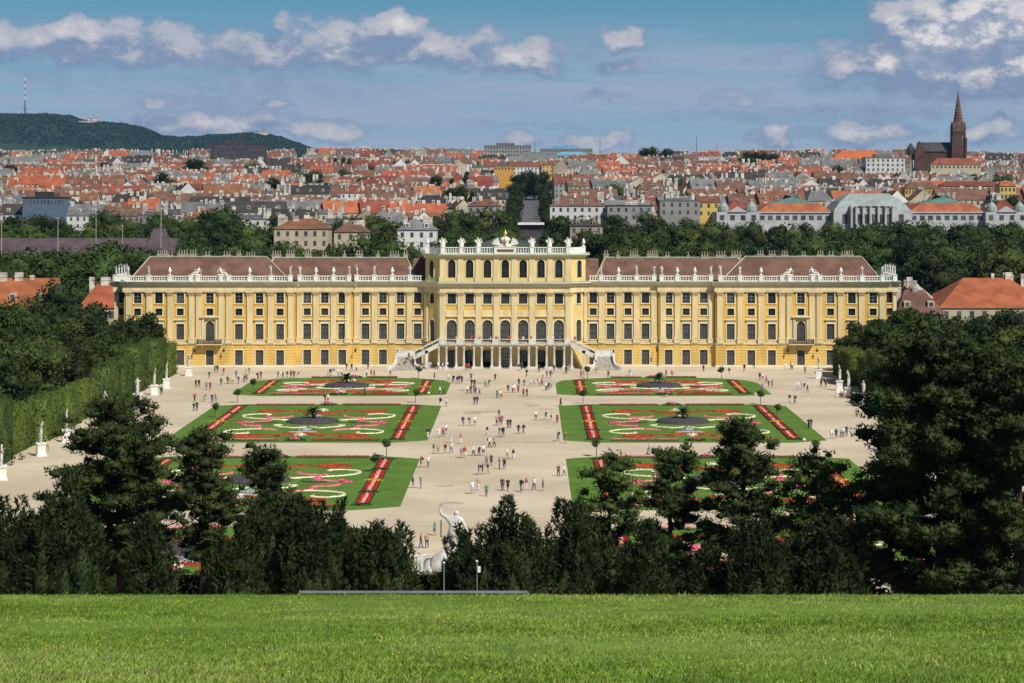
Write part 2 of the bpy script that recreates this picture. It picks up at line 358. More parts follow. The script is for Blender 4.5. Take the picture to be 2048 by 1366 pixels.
# pilasters (shared): shaft, base and leafy capital in one
def pil_mesh(w_, z0, z1, base=1.35, cap=.95):
    shaft = MB(); shaft.box(-w_/2, w_/2, -.3, .02, z0+base, z1-cap)
    ba = MB(); ba.box(-w_/2-.14, w_/2+.14, -.46, .02, z0, z0+base-.35); ba.box(-w_/2-.2, w_/2+.2, -.52, .02, z0+base-.35, z0+base-.2); ba.box(-w_/2-.07, w_/2+.07, -.38, .02, z0+base-.2, z0+base)
    ca = MB(); zz = z1-cap
    ca.box(-w_/2-.04, w_/2+.04, -.34, .02, zz, zz+.1)
    for i in range(4):
        for r_ in range(2):
            x = -w_/2 + w_*(i+.5+.25*(r_-.5))/4
            ca.add([(x-.16,-.3,zz+.1+.3*r_),(x+.16,-.3,zz+.1+.3*r_),(x+.14,-.5-.06*r_,zz+.42+.3*r_),(x-.14,-.5-.06*r_,zz+.42+.3*r_),(x-.12,-.3,zz+.46+.3*r_),(x+.12,-.3,zz+.46+.3*r_)], [(0,1,2,3),(3,2,5,4),(0,3,4),(1,5,2)])
    ca.add([(-w_/2,-.3,zz+.1),(w_/2,-.3,zz+.1),(w_/2+.2,-.52,z1-.14),(-w_/2-.2,-.52,z1-.14)], [(0,1,2,3)])
    ca.box(-w_/2-.26, w_/2+.26, -.58, .02, z1-.14, z1)
    return shaft.mesh('pilaster', M_cream), ba.mesh('pilaster_base', M_cream), ca.mesh('capital', mat('capital_stone', (.62, .47, .26), .9, .15, 3))
PIL = pil_mesh(1.22, 5.25, 16.75)
def pilaster(u, y, P=PIL, rz=0.):
    o = link('pilaster', P[0], pal, (u, y, 0), rz); link('pilaster_base', P[1], o); link('capital', P[2], o)
# balustrade
BAL = MB(); BAL.lathe([(.10,0),(.10,.08),(.06,.12),(.13,.34),(.12,.45),(.055,.72),(.08,.78),(.10,.86)], n=6)
def baluster_run(p0, p1, z, h=1.25, sp=.52, parent=None, m=None):
    """railing between two points: low plinth, balusters, coping"""
    p0 = Vector((p0[0], p0[1], 0)); p1 = Vector((p1[0], p1[1], 0)); L = (p1-p0).length; n = max(1, int(L/sp)); rz = math.atan2(p1.y-p0.y, p1.x-p0.x)
    a = MB(); a.box(0, L, -.2, .2, 0, .2); a.box(0, L, -.22, .22, h-.2, h)
    rail = a.build('balustrade_rail', m or M_white, parent, loc=(p0.x, p0.y, z), rz=rz)
    b = MB(); s_ = (h-.4)/.86
    for i in range(n):
        x = L*(i+.5)/n; b.add([(x+v[0]*1.15, v[1]*1.15, .2+v[2]*s_) for v in BAL.v], BAL.f)
    b.build('balusters', m or M_white, rail, kind='stuff')
def pedestal(u, y, z, w_=.95, h=1.45, parent=None):
    a = MB(); a.box(-w_/2, w_/2, -.42, .42, 0, h-.14); a.box(-w_/2-.08, w_/2+.08, -.5, .5, h-.14, h)
    return a.build('balustrade_pedestal', M_white, parent or pal, loc=(u, y, z))

WIN_U = {'a': [175.5, 210, 245, 280], 'b': [326, 361, 396], 'c': [449, 490, 531, 589, 648, 690.5, 733]}
YA, YB, YC = 0., -.55, -1.75
SECT = [('a', 158, 306, YA), ('b', 306, 419, YB), ('c', 419, 760, YC)]
rng = random.Random(3)
CORNER = (760, 783, .6)
ZB, ZE, ZT = 5.2, 16.75, 19.1      # string course, entablature foot, cornice top
courses = {}
for s in (-1, 1):
    for key, o0, o1, yy in SECT:
        x0, x1 = sorted((s*o0*K, s*o1*K)); ops = []
        for off in WIN_U[key]:
            u = s*off*K
            bal = off == 589
            ops += [(u, 1.72, 14.2, 16.55, False), (u, 1.55, 11.5, 13.05, False), (u, 1.75, .42, 3.75, False)]
            ops.append((u, 1.9, 5.3, 10.2, True) if bal else (u, 1.75, 6.1, 9.6, False))
        a = MB(); wallface(a, x0, x1, 0, ZE+.4, yy, ops)
        for xe in (x0, x1):
            a.add([(xe, yy, 0), (xe, 3, 0), (xe, 3, ZE+.4), (xe, yy, ZE+.4)], [(0, 1, 2, 3)])
        a.build('facade_wall', M_yel, pal)
        for off in WIN_U[key]:
            u = s*off*K; kd = rng.choice(['glasspale', 'glass', 'glass', 'blindpale', 'glasspale'])
            window(kd, u, yy, 14.2, 1.72, 2.35, bars=(1, 2)); window('glass', u, yy, 11.5, 1.55, 1.55, bars=(1, 1))
            window('blindground', u, yy, .42, 1.75, 3.33, bars=(1, 2), name='ground_window')
            if off == 589:
                window('blind', u, yy, 5.3, 1.9, 4.9, True, (1, 2), name='balcony_door')
                h_ = MB(); h_.box(-2.1, 2.1, -.75, 0, 11.05, 11.3); h_.box(-1.85, 1.85, -.5, 0, 10.75, 11.05); h_.box(-1.75, -1.25, -.4, 0, 5.3, 10.75); h_.box(1.25, 1.75, -.4, 0, 5.3, 10.75); h_.box(-1.25, 1.25, -.28, -.11, 10.42, 10.75)
                h_.build('door_surround', M_cream, pal, loc=(u, yy, 0))
                b_ = MB(); b_.box(-2.75, 2.75, -1.7, 0, 5.0, 5.18)
                bo = b_.build('balcony', M_trim, pal, loc=(u, yy, 0))
                for sx_ in (-1.6, 1.6):
                  b_ = MB(); b_.prism([(sx_-.22, 3.7), (sx_+.22, 3.7), (sx_+.3, 4.95), (sx_-.3, 4.95)], -.5, 0); b_.box(sx_-.3, sx_+.3, -1.35, -.5, 4.5, 4.95)
                  b_.build('balcony_bracket', M_yel2, bo)
                b_ = MB(); b_.box(-2.7, 2.7, -1.66, -1.58, 6.06, 6.18); b_.box(-2.7, 2.7, -1.66, -1.58, 5.2, 5.34); b_.box(-2.7, -2.65, -1.65, -.02, 6.1, 6.16); b_.box(2.65, 2.7, -1.65, -.02, 6.1, 6.16)
                for i in range(28):
                    x = -2.68 + 5.36*i/27; b_.box(x-.05, x+.05, -1.64, -1.6, 5.2, 6.1)
                    if i % 3 == 1: b_.lathe([(.05, -.17), (.2, -.05), (.2, .05), (.05, .17)], x, -1.62, 5.65, 6, sy=.2)
                for i in range(7):
                    for e in (-2.68, 2.65): b_.box(e, e+.03, -1.6+.22*i, -1.57+.22*i, 5.2, 6.1)
                b_.build('balcony_railing', M_iron, bo)
            else: window('blind', u, yy, 6.1, 1.75, 3.5, bars=(1, 2), hood=HOOD)
            # apron panel under the main window
            p_ = MB(); p_.box(u-1., u+1., yy-.06, yy+.01, 5.38, 5.78); p_.build('apron_panel', M_cream, pal)
        # rusticated courses of the ground floor, broken by the doors
        edges = [x0] + [e for off in sorted(s*o_*K for o_ in WIN_U[key]) for e in (off-1.1, off+1.1)] + [x1]
        for i in range(0, len(edges), 2):
            for j in range(7):
                z0 = .45 + j*.64; L = round(edges[i+1]-edges[i], 2)
                if (L, 0) not in courses:
                    c_ = MB(); c_.box(.02, L-.02, -.07, .01, .05, .60); courses[(L, 0)] = c_.mesh('stone_course', M_yel3)
                link('stone_course', courses[(L, 0)], pal, (edges[i], yy, z0))
        a = MB(); a.box(x0-.06, x1+.06, yy-.12, yy+.3, 0, .42); a.build('plinth', M_trim, pal)
        a = MB(); a.profile([(yy+.2, ZB-.32), (yy-.1, ZB-.32), (yy-.3, ZB-.1), (yy-.3, ZB+.06), (yy+.2, ZB+.06)], x0-.1, x1+.1); a.build('string_course', M_trim, pal)
        a = MB(); a.profile([(yy+.2, ZE), (yy-.36, ZE), (yy-.4, ZE+.5), (yy-.34, ZE+.55), (yy-.34, ZE+1.3), (yy+.2, ZE+1.3)], x0-.3, x1+.3); a.build('entablature', M_cream, pal)
        a = MB(); a.profile(cornice_prof(yy-.3, ZE+1.3), x0-.9, x1+.9); co = a.build('cornice', M_trim, pal)
        a = MB(); a.box(x0-.95, x1+.95, yy-1.32, 2.2, ZT-.06, ZT+.03); a.build('copper_flashing', M_copper, co)
        a = MB()
        for i in range(int((x1-x0)/.55)): a.box(x0+.55*i, x0+.55*i+.3, yy-.85, yy-.4, ZE+1.86, ZE+2.02)
        a.build('dentils', M_cream, co, kind='stuff')
    for off in (192, 227, 262): pilaster(s*off*K, YA)
    for off in (297,): pilaster(s*off*K, YA)
    for off in (315, 343.5, 378.5, 411): pilaster(s*off*K, YB)
    for off in (427.5, 468, 509.5, 551, 566, 611, 625.5, 668, 710, 751): pilaster(s*off*K, YC)
    # side corner set back
    x0, x1 = sorted((s*760*K, s*783*K)); yy = CORNER[2]
    ops = [(s*768.5*K, 1.3, 14.2, 16.55, False), (s*768.5*K, 1.3, 11.5, 13.05, False), (s*768.5*K, 1.3, 6.1, 9.6, False)]
    a = MB(); wallface(a, x0, x1, 0, ZE+.4, yy, ops)
    a.add([(s*783*K, yy, 0), (s*783*K, yy+17, 0), (s*783*K, yy+17, ZE+.4), (s*783*K, yy, ZE+.4)], [(0, 1, 2, 3)])
    a.build('facade_wall', M_yel, pal)
    for (u, w_, zb, zt, _) in ops: window('glass', u, yy, zb, w_, zt-zb, bars=(1, 2))
    pilaster(s*779*K, yy, pil_mesh(.8, 5.25, 16.75))
    a = MB(); a.profile([(yy+.2, ZE), (yy-.36, ZE), (yy-.4, ZE+.5), (yy-.34, ZE+.55), (yy-.34, ZE+1.3), (yy+.2, ZE+1.3)], x0-.3, x1+.3); a.build('entablature', M_cream, pal)
    a = MB(); a.profile(cornice_prof(yy-.3, ZE+1.3), x0-.9, x1+.9); a.box(min(s*783*K, s*791*K), max(s*783*K, s*791*K), yy-1.2, yy+17, ZT-.25, ZT); co = a.build('cornice', M_trim, pal)
    a = MB(); a.box(x0-.95, x1+.95, yy-1.32, 17, ZT-.05, ZT+.035); a.build('copper_flashing', M_copper, co)
    # balustrade with its pedestals
    stops = {'a': ([191, 226, 262, 297], YA), 'b': ([312, 343, 378, 410], YB), 'c': ([428, 467, 509, 551, 566, 612, 626, 668, 710, 751], YC)}
    prev = 163
    for key in 'abc':
        lst, yy = stops[key]; yb = yy - .55
        start = {'a': 163, 'b': 306, 'c': 420}[key]; cur = start
        for off in lst:
            pedestal(s*off*K, yb, ZT+.03)
            if off - cur > 12: baluster_run(*sorted([(s*(cur+4)*K, yb), (s*(off-4)*K, yb)]), ZT+.03, parent=pal)
            cur = off
    pedestal(s*779*K, .1, ZT+.03); baluster_run(*sorted([(s*755.5*K, .1), (s*775*K, .1)]), ZT+.03, parent=pal)
    for i in range(1, 5): pedestal(s*779*K, .1+3.4*i, ZT+.03)
    baluster_run((s*779*K, .6), (s*779*K, 14), ZT+.03, parent=pal)
    # roofs: hipped pavilion roof and the wing's own roof behind the balustrade
    def hip(mb, ea, eb, ra, rb, y0, yr, y1, z0, z1):
        V = [(ea, y0, z0), (eb, y0, z0), (eb, y1, z0), (ea, y1, z0), (ra, yr, z1), (rb, yr, z1)]
        mb.add(V, [(0, 1, 5, 4), (1, 2, 5), (2, 3, 4, 5), (3, 0, 4)]); return V
    for nm, ea, eb, ra, rb, y0 in (('c', 432, 752, 486, 722, 0.), ('b', 178, 500, 202, 470, 1.2)):
        a = MB(); V = hip(a, s*ea*K, s*eb*K, s*ra*K, s*rb*K, y0, y0+7.8, y0+15.6, ZT+.2, 24.35 if nm == 'c' else 24.1)
        if s < 0: a.f = [f[::-1] for f in a.f]
        ro = a.build('roof', M_tile, pal)
        for p, q_ in ((0, 4), (1, 5), (4, 5)):
            c_ = MB(); c_.tube([Vector(V[p])+Vector((0, -.05, .05)), Vector(V[q_])+Vector((0, -.05, .05))], .16, 5); c_.build('ridge_cap', M_flash if p != 4 else M_copper, ro)
    # chimneys along the ridge
    for off in (205, 228, 262, 300, 330, 372, 405, 440, 470, 520, 545, 570, 610, 640, 662, 690, 702):
        wd = rng.uniform(.6, 2.6); zr = 23.6; h_ = rng.uniform(.7, 1.2)
        a = MB(); a.box(-wd/2, wd/2, -.5, .5, 0, h_); a.box(-wd/2-.08, wd/2+.08, -.58, .58, h_, h_+.15)
        ch = a.build('chimney', mat('chimney_plaster', (.40, .36, .29), .9, .2, 2), pal, loc=(s*off*K, 9.6+rng.uniform(-.6, 3), zr))
        for i in range(max(1, int(wd/.5))):
            c_ = MB(); x = -wd/2 + wd*(i+.5)/max(1, int(wd/.5)); c_.lathe([(.11, 0), (.09, .8), (.14, .82), (.14, .95)], x, 0, h_+.15, 6); c_.build('chimney_pot', M_flash, ch)
for s in (-1, 1):
    a = MB(); x0, x1 = sorted((s*150*K, s*188*K)); a.add([(x0, 2.6, ZT+.1), (x1, 2.6, ZT+.1), (x1, 9, 24.0), (x0, 9, 24.0), (x1, 15, ZT+.1), (x0, 15, ZT+.1)], [(0, 1, 2, 3), (3, 2, 4, 5)]); a.build('roof', M_tile, pal)
body = MB(); body.box(-783*K, 783*K, 3, 17.6, 0, ZT); body.build('rear_body', M_yel, pal)

# central block: seven bays, slanting corners, attic storey
CF = -3.6; CH = 128*K; CS = 160*K; CY = -.35
CU = [i*35.45*K for i in range(-3, 4)]
ops = []
for i, u in enumerate(CU):
    ops += [(u, 1.9, 14.2, 16.45, False), (u, 2.25, 5.75, 10.6, True)]
    gi_ = abs(i-3)
    ops.append((u, 1.85, .05, 3.95, False) if gi_ == 3 else (u, 2.7 if gi_ else 2.9, .05, 4.0 if gi_ else 4.4, True))
a = MB(); wallface(a, -CH, CH, 0, ZE+.4, CF, ops, .5); a.build('facade_wall', M_yel2, pal)
for i, u in enumerate(CU):
    window('glass', u, CF, 14.2, 1.9, 2.25, bars=(3, 1)); window('blind', u, CF, 5.75, 2.25, 4.85, True, (1, 2), name='terrace_door')
    p_ = MB(); p_.box(u-1.3, u+1.3, CF-.12, CF+.01, 11.55, 12.75); p_.box(u-1.35, u+1.35, CF-.35, CF+.01, 11.3, 11.55); p_.build('frieze_panel', M_cream, pal)
    p_ = MB(); p_.box(u-1.25, u+1.25, CF-.03, CF+.01, 12.95, 13.8); p_.build('yellow_panel', M_yel, pal)
    p_ = MB()
    for e in (-1, 1): p_.add([(u+e*1.42, CF-.02, 10.2), (u+e*.2, CF-.02, 11.2), (u+e*1.42, CF-.02, 11.2)], [(0, 1, 2) if e < 0 else (0, 2, 1)])
    p_.build('spandrel', M_yel, pal)
    if abs(i-3) == 3: window('blindground', u, CF, .05, 1.85, 3.9, bars=(1, 1), name='ground_door')
    else:          # deep passage with glazed doors towards the courtyard at its far end
        wd, hh = (2.7, 3.95) if i != 3 else (2.9, 4.35)
        p_ = MB(); p_.box(u-1.6, u+1.6, CF+5.2, CF+5.4, 0, 4.8); p_.box(u-1.62, u-1.5, CF+.5, CF+5.2, 0, 4.8); p_.box(u+1.5, u+1.62, CF+.5, CF+5.2, 0, 4.8); p_.box(u-1.6, u+1.6, CF+.5, CF+5.2, 4.8, 4.9)
        p_.build('passage', M_void, pal)
        if i == 3:
            p_ = MB(); p_.prism([(x, z+.05) for x, z in outline(2.88, 4.33, True)], .3, .34); d_ = p_.build('courtyard_gate', mat('gate_glass', (.30, .34, .34), .1, .4, 1.5), pal, loc=(u, CF, 0))
            p_ = MB()
            for j in range(7): x = -1.4+2.8*j/6; p_.box(x-.05, x+.05, .22, .28, .06, 4.35-(1.45-math.sqrt(max(0, 1.45**2-x*x))))
            for j in range(5): p_.box(-1.42, 1.42, .225, .275, .1+.72*j, .22+.72*j)
            p_.build('gate_bars', M_iron, d_)
        else:
            p_ = MB(); p_.prism([(x, z+.9) for x, z in outline(1.5, 2.8, True)], CF+5.1, CF+5.18); p_.build('courtyard_window', mat('courtyard_window', (.62, .66, .66), .2, .3, 2), pal, loc=(u, 0, 0))  # pale glass colour paints in the daylight from the courtyard side
CPIL = pil_mesh(1.25, 5.6, 16.75, 1.1)
for i in range(8): pilaster((i-3.5)*35.6*K, CF, CPIL)
for s in (-1, 1):
    # slanting corner with one narrow bay
    p0 = Vector((s*CH, CF, 0)); p1 = Vector((s*CS, CY, 0)); L = (p1-p0).length; rz = math.atan2(p1.y-p0.y, p1.x-p0.x)
    if s < 0: p0, p1 = p1, p0; rz = math.atan2(p1.y-p0.y, p1.x-p0.x)
    lo = [(L*.56 if s > 0 else L*.44, 1.35, 14.2, 16.45, False), (L*.56 if s > 0 else L*.44, 1.5, 5.75, 10.6, True)]
    a = MB(); wallface(a, 0, L, 0, ZE+.4, 0, lo); a.build('facade_wall', M_yel2, pal, loc=p0, rz=rz)
    for (u, w_, zb, zt, ar) in lo:
        pos = p0 + (p1-p0)*(u/L); window('blind' if ar else 'glass', pos.x, pos.y, zb, w_, zt-zb, ar, (1, 2), rz=rz)
    for t in ((.06, .94) if True else ()):
        pos = p0 + (p1-p0)*t; pilaster(pos.x, pos.y, pil_mesh(.8, 5.6, 16.75, 1.1), rz)
    # attic part of the corner
    lo = [(L*.6 if s > 0 else L*.4, 1.35, 20.0, 23.9, True)]
    a = MB(); wallface(a, 0, L, ZT, 25.2, 0, lo); a.build('attic_wall', M_yel2, pal, loc=p0, rz=rz)
    for (u, w_, zb, zt, ar) in lo:
        pos = p0 + (p1-p0)*(u/L); window('glassattic', pos.x, pos.y, zb, w_, zt-zb, ar, (1, 3), rz=rz)
    a = MB(); a.add([(s*CS, CY, 0), (s*CS, 14, 0), (s*CS, 14, 25.2), (s*CS, CY, 25.2)], [(0, 1, 2, 3)]); a.build('side_wall', M_yel2, pal)
def ring(dx):  # plan outline of the central block pushed out by dx
    return [(-CS-dx, 10), (-CS-dx, CY-dx*.6), (-CH-dx*.45, CF-dx), (CH+dx*.45, CF-dx), (CS+dx, CY-dx*.6), (CS+dx, 10)][::-1]
for nm, z0, z1, dx, mm in (('entablature', ZE, ZE+.5, .42, M_cream), ('entablature', ZE+.5, ZE+1.3, .36, M_cream), ('cornice', ZE+1.3, ZE+1.75, .55, M_trim), ('cornice', ZE+1.75, ZE+2.05, .85, M_trim),
                           ('cornice', ZE+2.05, ZT, 1.3, M_trim), ('copper_flashing', ZT, ZT+.07, 1.35, M_copper), ('string_course', 5.0, 5.25, .12, M_trim),
                           ('attic_cornice', 24.5, 24.8, .25, M_trim), ('attic_cornice', 24.8, 25.1, .6, M_trim), ('attic_cornice', 25.1, 25.3, .95, M_trim), ('copper_flashing', 25.3, 25.37, 1.0, M_copper)):
    a = MB(); a.slab(ring(dx), z0, z1); a.build(nm, mm, pal)
ops = [(u, 1.68, 20.0, 24.0, True) for u in CU]
a = MB(); wallface(a, -CH, CH, ZT, 25.2, CF, ops, .5); a.build('attic_wall', M_yel2, pal)
for u in CU: window('glassattic', u, CF, 20.0, 1.68, 4.0, True, (1, 3))
APIL = MB(); APIL.box(-.62, .62, -.2, .02, 20.2, 24.5); APIL.box(-.78, .78, -.3, .02, ZT+.07, 20.2); APIL = APIL.mesh('attic_pilaster', M_cream)
for i in range(8): link('attic_pilaster', APIL, pal, ((i-3.5)*35.6*K, CF, 0))
ZA = 25.37
aped = [-124, -87, -53, 53, 88, 125]
for off in aped: pedestal(off*K, CF-.2, ZA, .9, 1.6)
for s in (-1, 1): pedestal(s*156*K, CY-.2, ZA, .9, 1.6); a = MB(); a.slab([(s*128*K, CF-.4), (s*153*K, CY-.5), (s*153*K, CY-.1), (s*128*K, CF)][::s], ZA, ZA+1.4); a.build('parapet', M_white, pal)
for p, q_ in ((-120, -91), (-83, -57), (-49, -23), (23, 49), (57, 84), (92, 121)): baluster_run((p*K, CF-.2), (q_*K, CF-.2), ZA, 1.45, parent=pal)
a = MB(); a.box(-22*K, 22*K, CF-.7, CF+.5, ZA, ZA+1.5); a.box(-23*K, 23*K, CF-.8, CF+.6, ZA+1.5, ZA+1.65); cp = a.build('crest_plinth', M_white, pal)
a = MB(); a.box(-16.5*K, 16.5*K, CF-.74, CF-.69, ZA+.4, ZA+1.0); a.build('inscription_panel', mat('inscription', (.16, .11, .05), .6, .4, 6), cp)
a = MB(); zr = 26.0
a.add([(-9.5, 3, zr), (9.5, 3, zr), (9.5, 15, zr), (-9.5, 15, zr), (-.6, 9, 29.2), (.6, 9, 29.2)], [(0, 1, 5, 4), (1, 2, 5), (2, 3, 4, 5), (3, 0, 4)]); a.box(-CH-2, CH+2, .2, 16, 19, zr)
ro = a.build('attic_roof', mat('green_roof', (.062, .085, .072), .8, .15, .5), pal)
a = MB()
for i in range(9):
    t = i/8; x = -.6 + 1.2*t; a.tube([(x*15.5, 2.95, zr+.05), (x, 8.95, 29.24)], .06, 4)
a.build('roof_seams', mat('green_roof', (.11, .15, .125)), ro, kind='stuff')

# grand stair and terrace in front of the central block
M_stair = mat('stair_stone', (.58, .565, .52), .8, .14, .8)
M_step = mat('grey_tan_step_stone', (.40, .37, .31), .9, .2, 1.5)  # darker grey-tan stone, sets the lower steps off from their walls
st = thing('grand_staircase', 'white stone terrace on paired columns with two outward flights of steps', 'staircase', (AX, PY, 0))
TY0, TY1 = CF-.62, -8.2
a = MB(); a.box(-14.4, 14.4, TY1, TY0, 5.15, 5.62); a.box(-14.55, 14.55, TY1-.15, TY0, 5.4, 5.55); a.build('terrace_floor', M_stair, st)
COLM = MB(); COLM.lathe([(.36, 0), (.36, .55), (.30, .6), (.27, .8), (.24, 4.4), (.33, 4.55), (.36, 4.75), (.36, 5.15)], n=10)
COLM = COLM.mesh('column', M_stair, True)
for off in (-123.5, -89, -54, -18.5, 18.5, 54, 89, 123.5):
    for e in (-.85, .85): link('column', COLM, st, (off*K+e, TY1+.45, 0))
    a = MB(); a.box(off*K-1.3, off*K+1.3, TY1+.05, TY1+.85, 0, .5); a.build('column_base', M_stair, st)
    a = MB(); a.box(off*K-.75, off*K+.75, TY1-.02, TY1+.4, 5.62, 6.62); a.build('railing_block', M_stair, st)
sp = [-123.5, -89, -54, -18.5, 18.5, 54, 89, 123.5]
for p, q_ in zip(sp, sp[1:]):
    a = MB(); x0, x1 = p*K+.75, q_*K-.75; a.box(x0, x1, TY1+.1, TY1+.3, 6.48, 6.6); h_ = a.build('hand_rail', M_stair, st)
    a = MB()
    for i in range(9): x = x0+(x1-x0)*(i+.5)/9; a.box(x-.025, x+.025, TY1+.18, TY1+.22, 5.62, 6.48)
    a.box(x0, x1, TY1+.18, TY1+.22, 5.72, 5.77); a.build('iron_bars', M_iron, h_)
for s in (-1, 1):
    # upper flight: runs outward along the front, rail on the garden side
    ua, ub, za, zb_ = s*14.5, s*20.0, 5.62, 2.9; n = 16
    for i in range(n):
        x0 = ua + (ub-ua)*i/n; x1 = ua + (ub-ua)*(i+1)/n; z = za - (za-zb_)*(i+1)/n
        a = MB(); a.box(min(x0, x1), max(x0, x1), TY1+.3, TY0-.2, z-.35, z); a.build('step', M_stair, st)
    for yy in (TY1, TY0-.2):
        a = MB(); a.prism([(ua, za-.75), (ub, zb_-.75), (ub, zb_+.15), (ua, za+.15)][::s], yy, yy+.3); a.build('stringer', M_stair, st)
        a = MB(); a.prism([(ua, za+.85), (ub, zb_+.85), (ub, zb_+1.03), (ua, za+1.03)][::s], yy+.03, yy+.27); hr = a.build('hand_rail', M_stair, st)
        a = MB()
        for i in range(14): t = (i+.5)/14; x = ua+(ub-ua)*t; z = za+(zb_-za)*t; a.box(x-.03, x+.03, yy+.12, yy+.17, z+.15, z+.85)
        a.build('iron_bars', M_iron, hr)
    a = MB(); a.box(min(s*17.0, s*17.7), max(s*17.0, s*17.7), TY1, TY1+.7, 0, 4.1); a.build('stair_pier', M_stair, st)
    # landing, with the lower flight coming forward and spreading
    x0, x1 = sorted((s*20.0, s*23.9)); a = MB(); a.box(x0, x1, TY1, TY0-.2, 0, 2.9); a.build('landing', M_stair, st)
    a = MB(); a.box(x0, x1, TY0-.5, TY0-.2, 2.9, 3.95); a.build('landing_parapet', M_stair, st)
    cx = s*21.95; n = 15
    for i in range(n):
        z = 2.9*(1-(i+1)/n); ya = TY1 - 4.6*i/n; yb = TY1 - 4.6*(i+1)/n; hw = 1.75 + (1.3 if i > 9 else 0)*((i-9)/5)
        a = MB(); a.box(cx-hw, cx+hw, yb, ya, 0, z); a.build('step', M_step, st)
    for e in (-1, 1):
        pts = [(cx+e*1.95, TY1+.2, 3.6), (cx+e*1.95, TY1-1.2, 3.2), (cx+e*2.0, TY1-2.4, 2.2), (cx+e*2.3, TY1-3.2, 1.45), (cx+e*3.0, TY1-3.9, 1.05), (cx+e*3.6, TY1-4.3, .95)]
        for p, q_ in zip(pts, pts[1:]):
            a = MB(); dx = .22
            a.add([(p[0]-dx, p[1], 0), (p[0]+dx, p[1], 0), (p[0]+dx, p[1], p[2]), (p[0]-dx, p[1], p[2]), (q_[0]-dx, q_[1], 0), (q_[0]+dx, q_[1], 0), (q_[0]+dx, q_[1], q_[2]), (q_[0]-dx, q_[1], q_[2])],
                  [(3, 2, 6, 7), (4, 5, 6, 7)[::-1], (0, 4, 7, 3), (1, 2, 6, 5)]); a.build('stair_wall', M_stair, st)
# ---------------------------------------------------------------- foliage
def foliage(name, c1, c2, rnd=.18, scale=.35, trans=.0):
    m = mat(name, c1, .75, col2=c2, scale=scale, rnd=rnd, spec=.15, detail=3); return m
M_pine = foliage('pine_needles', (.013, .026, .007), (.050, .074, .019), .12, .55)
M_pine2 = foliage('light_pine_needles', (.028, .048, .011), (.078, .108, .025), .12, .6)
M_yew = foliage('yew_leaves', (.010, .020, .006), (.036, .054, .015), .12, .7)
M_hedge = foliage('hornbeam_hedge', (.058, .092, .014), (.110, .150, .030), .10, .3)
M_hedge2 = foliage('darker_hornbeam', (.032, .058, .012), (.068, .105, .022), .15, .3)  # darker green for the taller hedge blocks
M_leaf = foliage('park_leaves', (.018, .034, .008), (.055, .080, .018), .38, .12)
M_dark = foliage('dark_leaves', (.011, .022, .006), (.032, .050, .014), .22, .2)
M_bark = mat('bark', (.075, .055, .04), .95, .3, 2, bump=.6)
M_dead = mat('dead_needles', (.16, .075, .03), .9, .3, 1)
def unit(a): return a / np.maximum(1e-6, np.linalg.norm(a, axis=1, keepdims=True))
def sphere(n, rng): return unit(rng.normal(size=(n, 3)))
def leafarr(P, N, ln, wd, rng, bias=.8, quad=True, up=0.):
    """one small face per point, turned roughly along N"""
    n = len(P); d = unit(N*bias + sphere(n, rng)*.9 + np.array([0, 0, up])); s_ = unit(np.cross(d, sphere(n, rng)))
    l = (ln*rng.uniform(.6, 1.35, n))[:, None]; w_ = (wd*rng.uniform(.6, 1.35, n))[:, None]
    if quad:
        V = np.stack([P - d*l*.4, P + s_*w_*.5, P + d*l*.6, P - s_*w_*.5], 1).reshape(-1, 3); return V, np.arange(4*n).reshape(n, 4)
    V = np.stack([P - s_*w_*.5, P + s_*w_*.5, P + d*l], 1).reshape(-1, 3); return V, np.arange(3*n).reshape(n, 3)
def ico(sub=1):
    b = bmesh.new(); bmesh.ops.create_icosphere(b, subdivisions=sub, radius=1.); V = np.array([v.co[:] for v in b.verts]); Fc = np.array([[v.index for v in f.verts] for f in b.faces]); b.free(); return V, Fc
ICO1, ICO2 = ico(1), ico(2)
def merge_tris(parts):
    V = []; T = []; o = 0
    for v, f in parts:
        f = np.asarray(f)
        if f.shape[1] == 4: f = np.concatenate([f[:, [0, 1, 2]], f[:, [0, 2, 3]]])
        V.append(v); T.append(f + o); o += len(v)
    return np.concatenate(V), np.concatenate(T)
def crown_mesh(name, H, W, lobes, nleaf, leaf, m, rng, conical=0., core=.78, base=.22):
    """leafy crown: uneven lobes covered and surrounded by small leaf faces, H tall and W wide, standing on z=0"""
    parts = []; zc_ = H*(base + (1-base)/2); hz = H*(1-base)/2
    for i in range(lobes):
        t = rng.uniform(-.95, .8); prof = math.sqrt(max(.05, 1-t*t)) * (1 - conical*(t+1)/2)
        a = rng.uniform(0, 2*math.pi) if i else 0; rr = W/2*prof*rng.uniform(.35, .72)
        c = np.array([rr*math.cos(a), rr*math.sin(a), zc_ + t*hz*.78]); r = W*rng.uniform(.17, .29)*(1-.45*conical*(t+1)/2)
        D = sphere(int(nleaf/lobes), rng); rad = r*rng.uniform(.82, 1.18, len(D))
        P = c + D*rad[:, None]*np.array([1, 1, .85]); parts.append(leafarr(P, D, leaf, leaf*.62, rng, .5, True, .15))
        v, f = ICO1; j = 1 + .25*rng.normal(size=(len(v), 1)); parts.append((c + v*r*core*j*np.array([1, 1, .85]), f))
    V, T = merge_tris(parts); return npmesh(name, V, T, m)
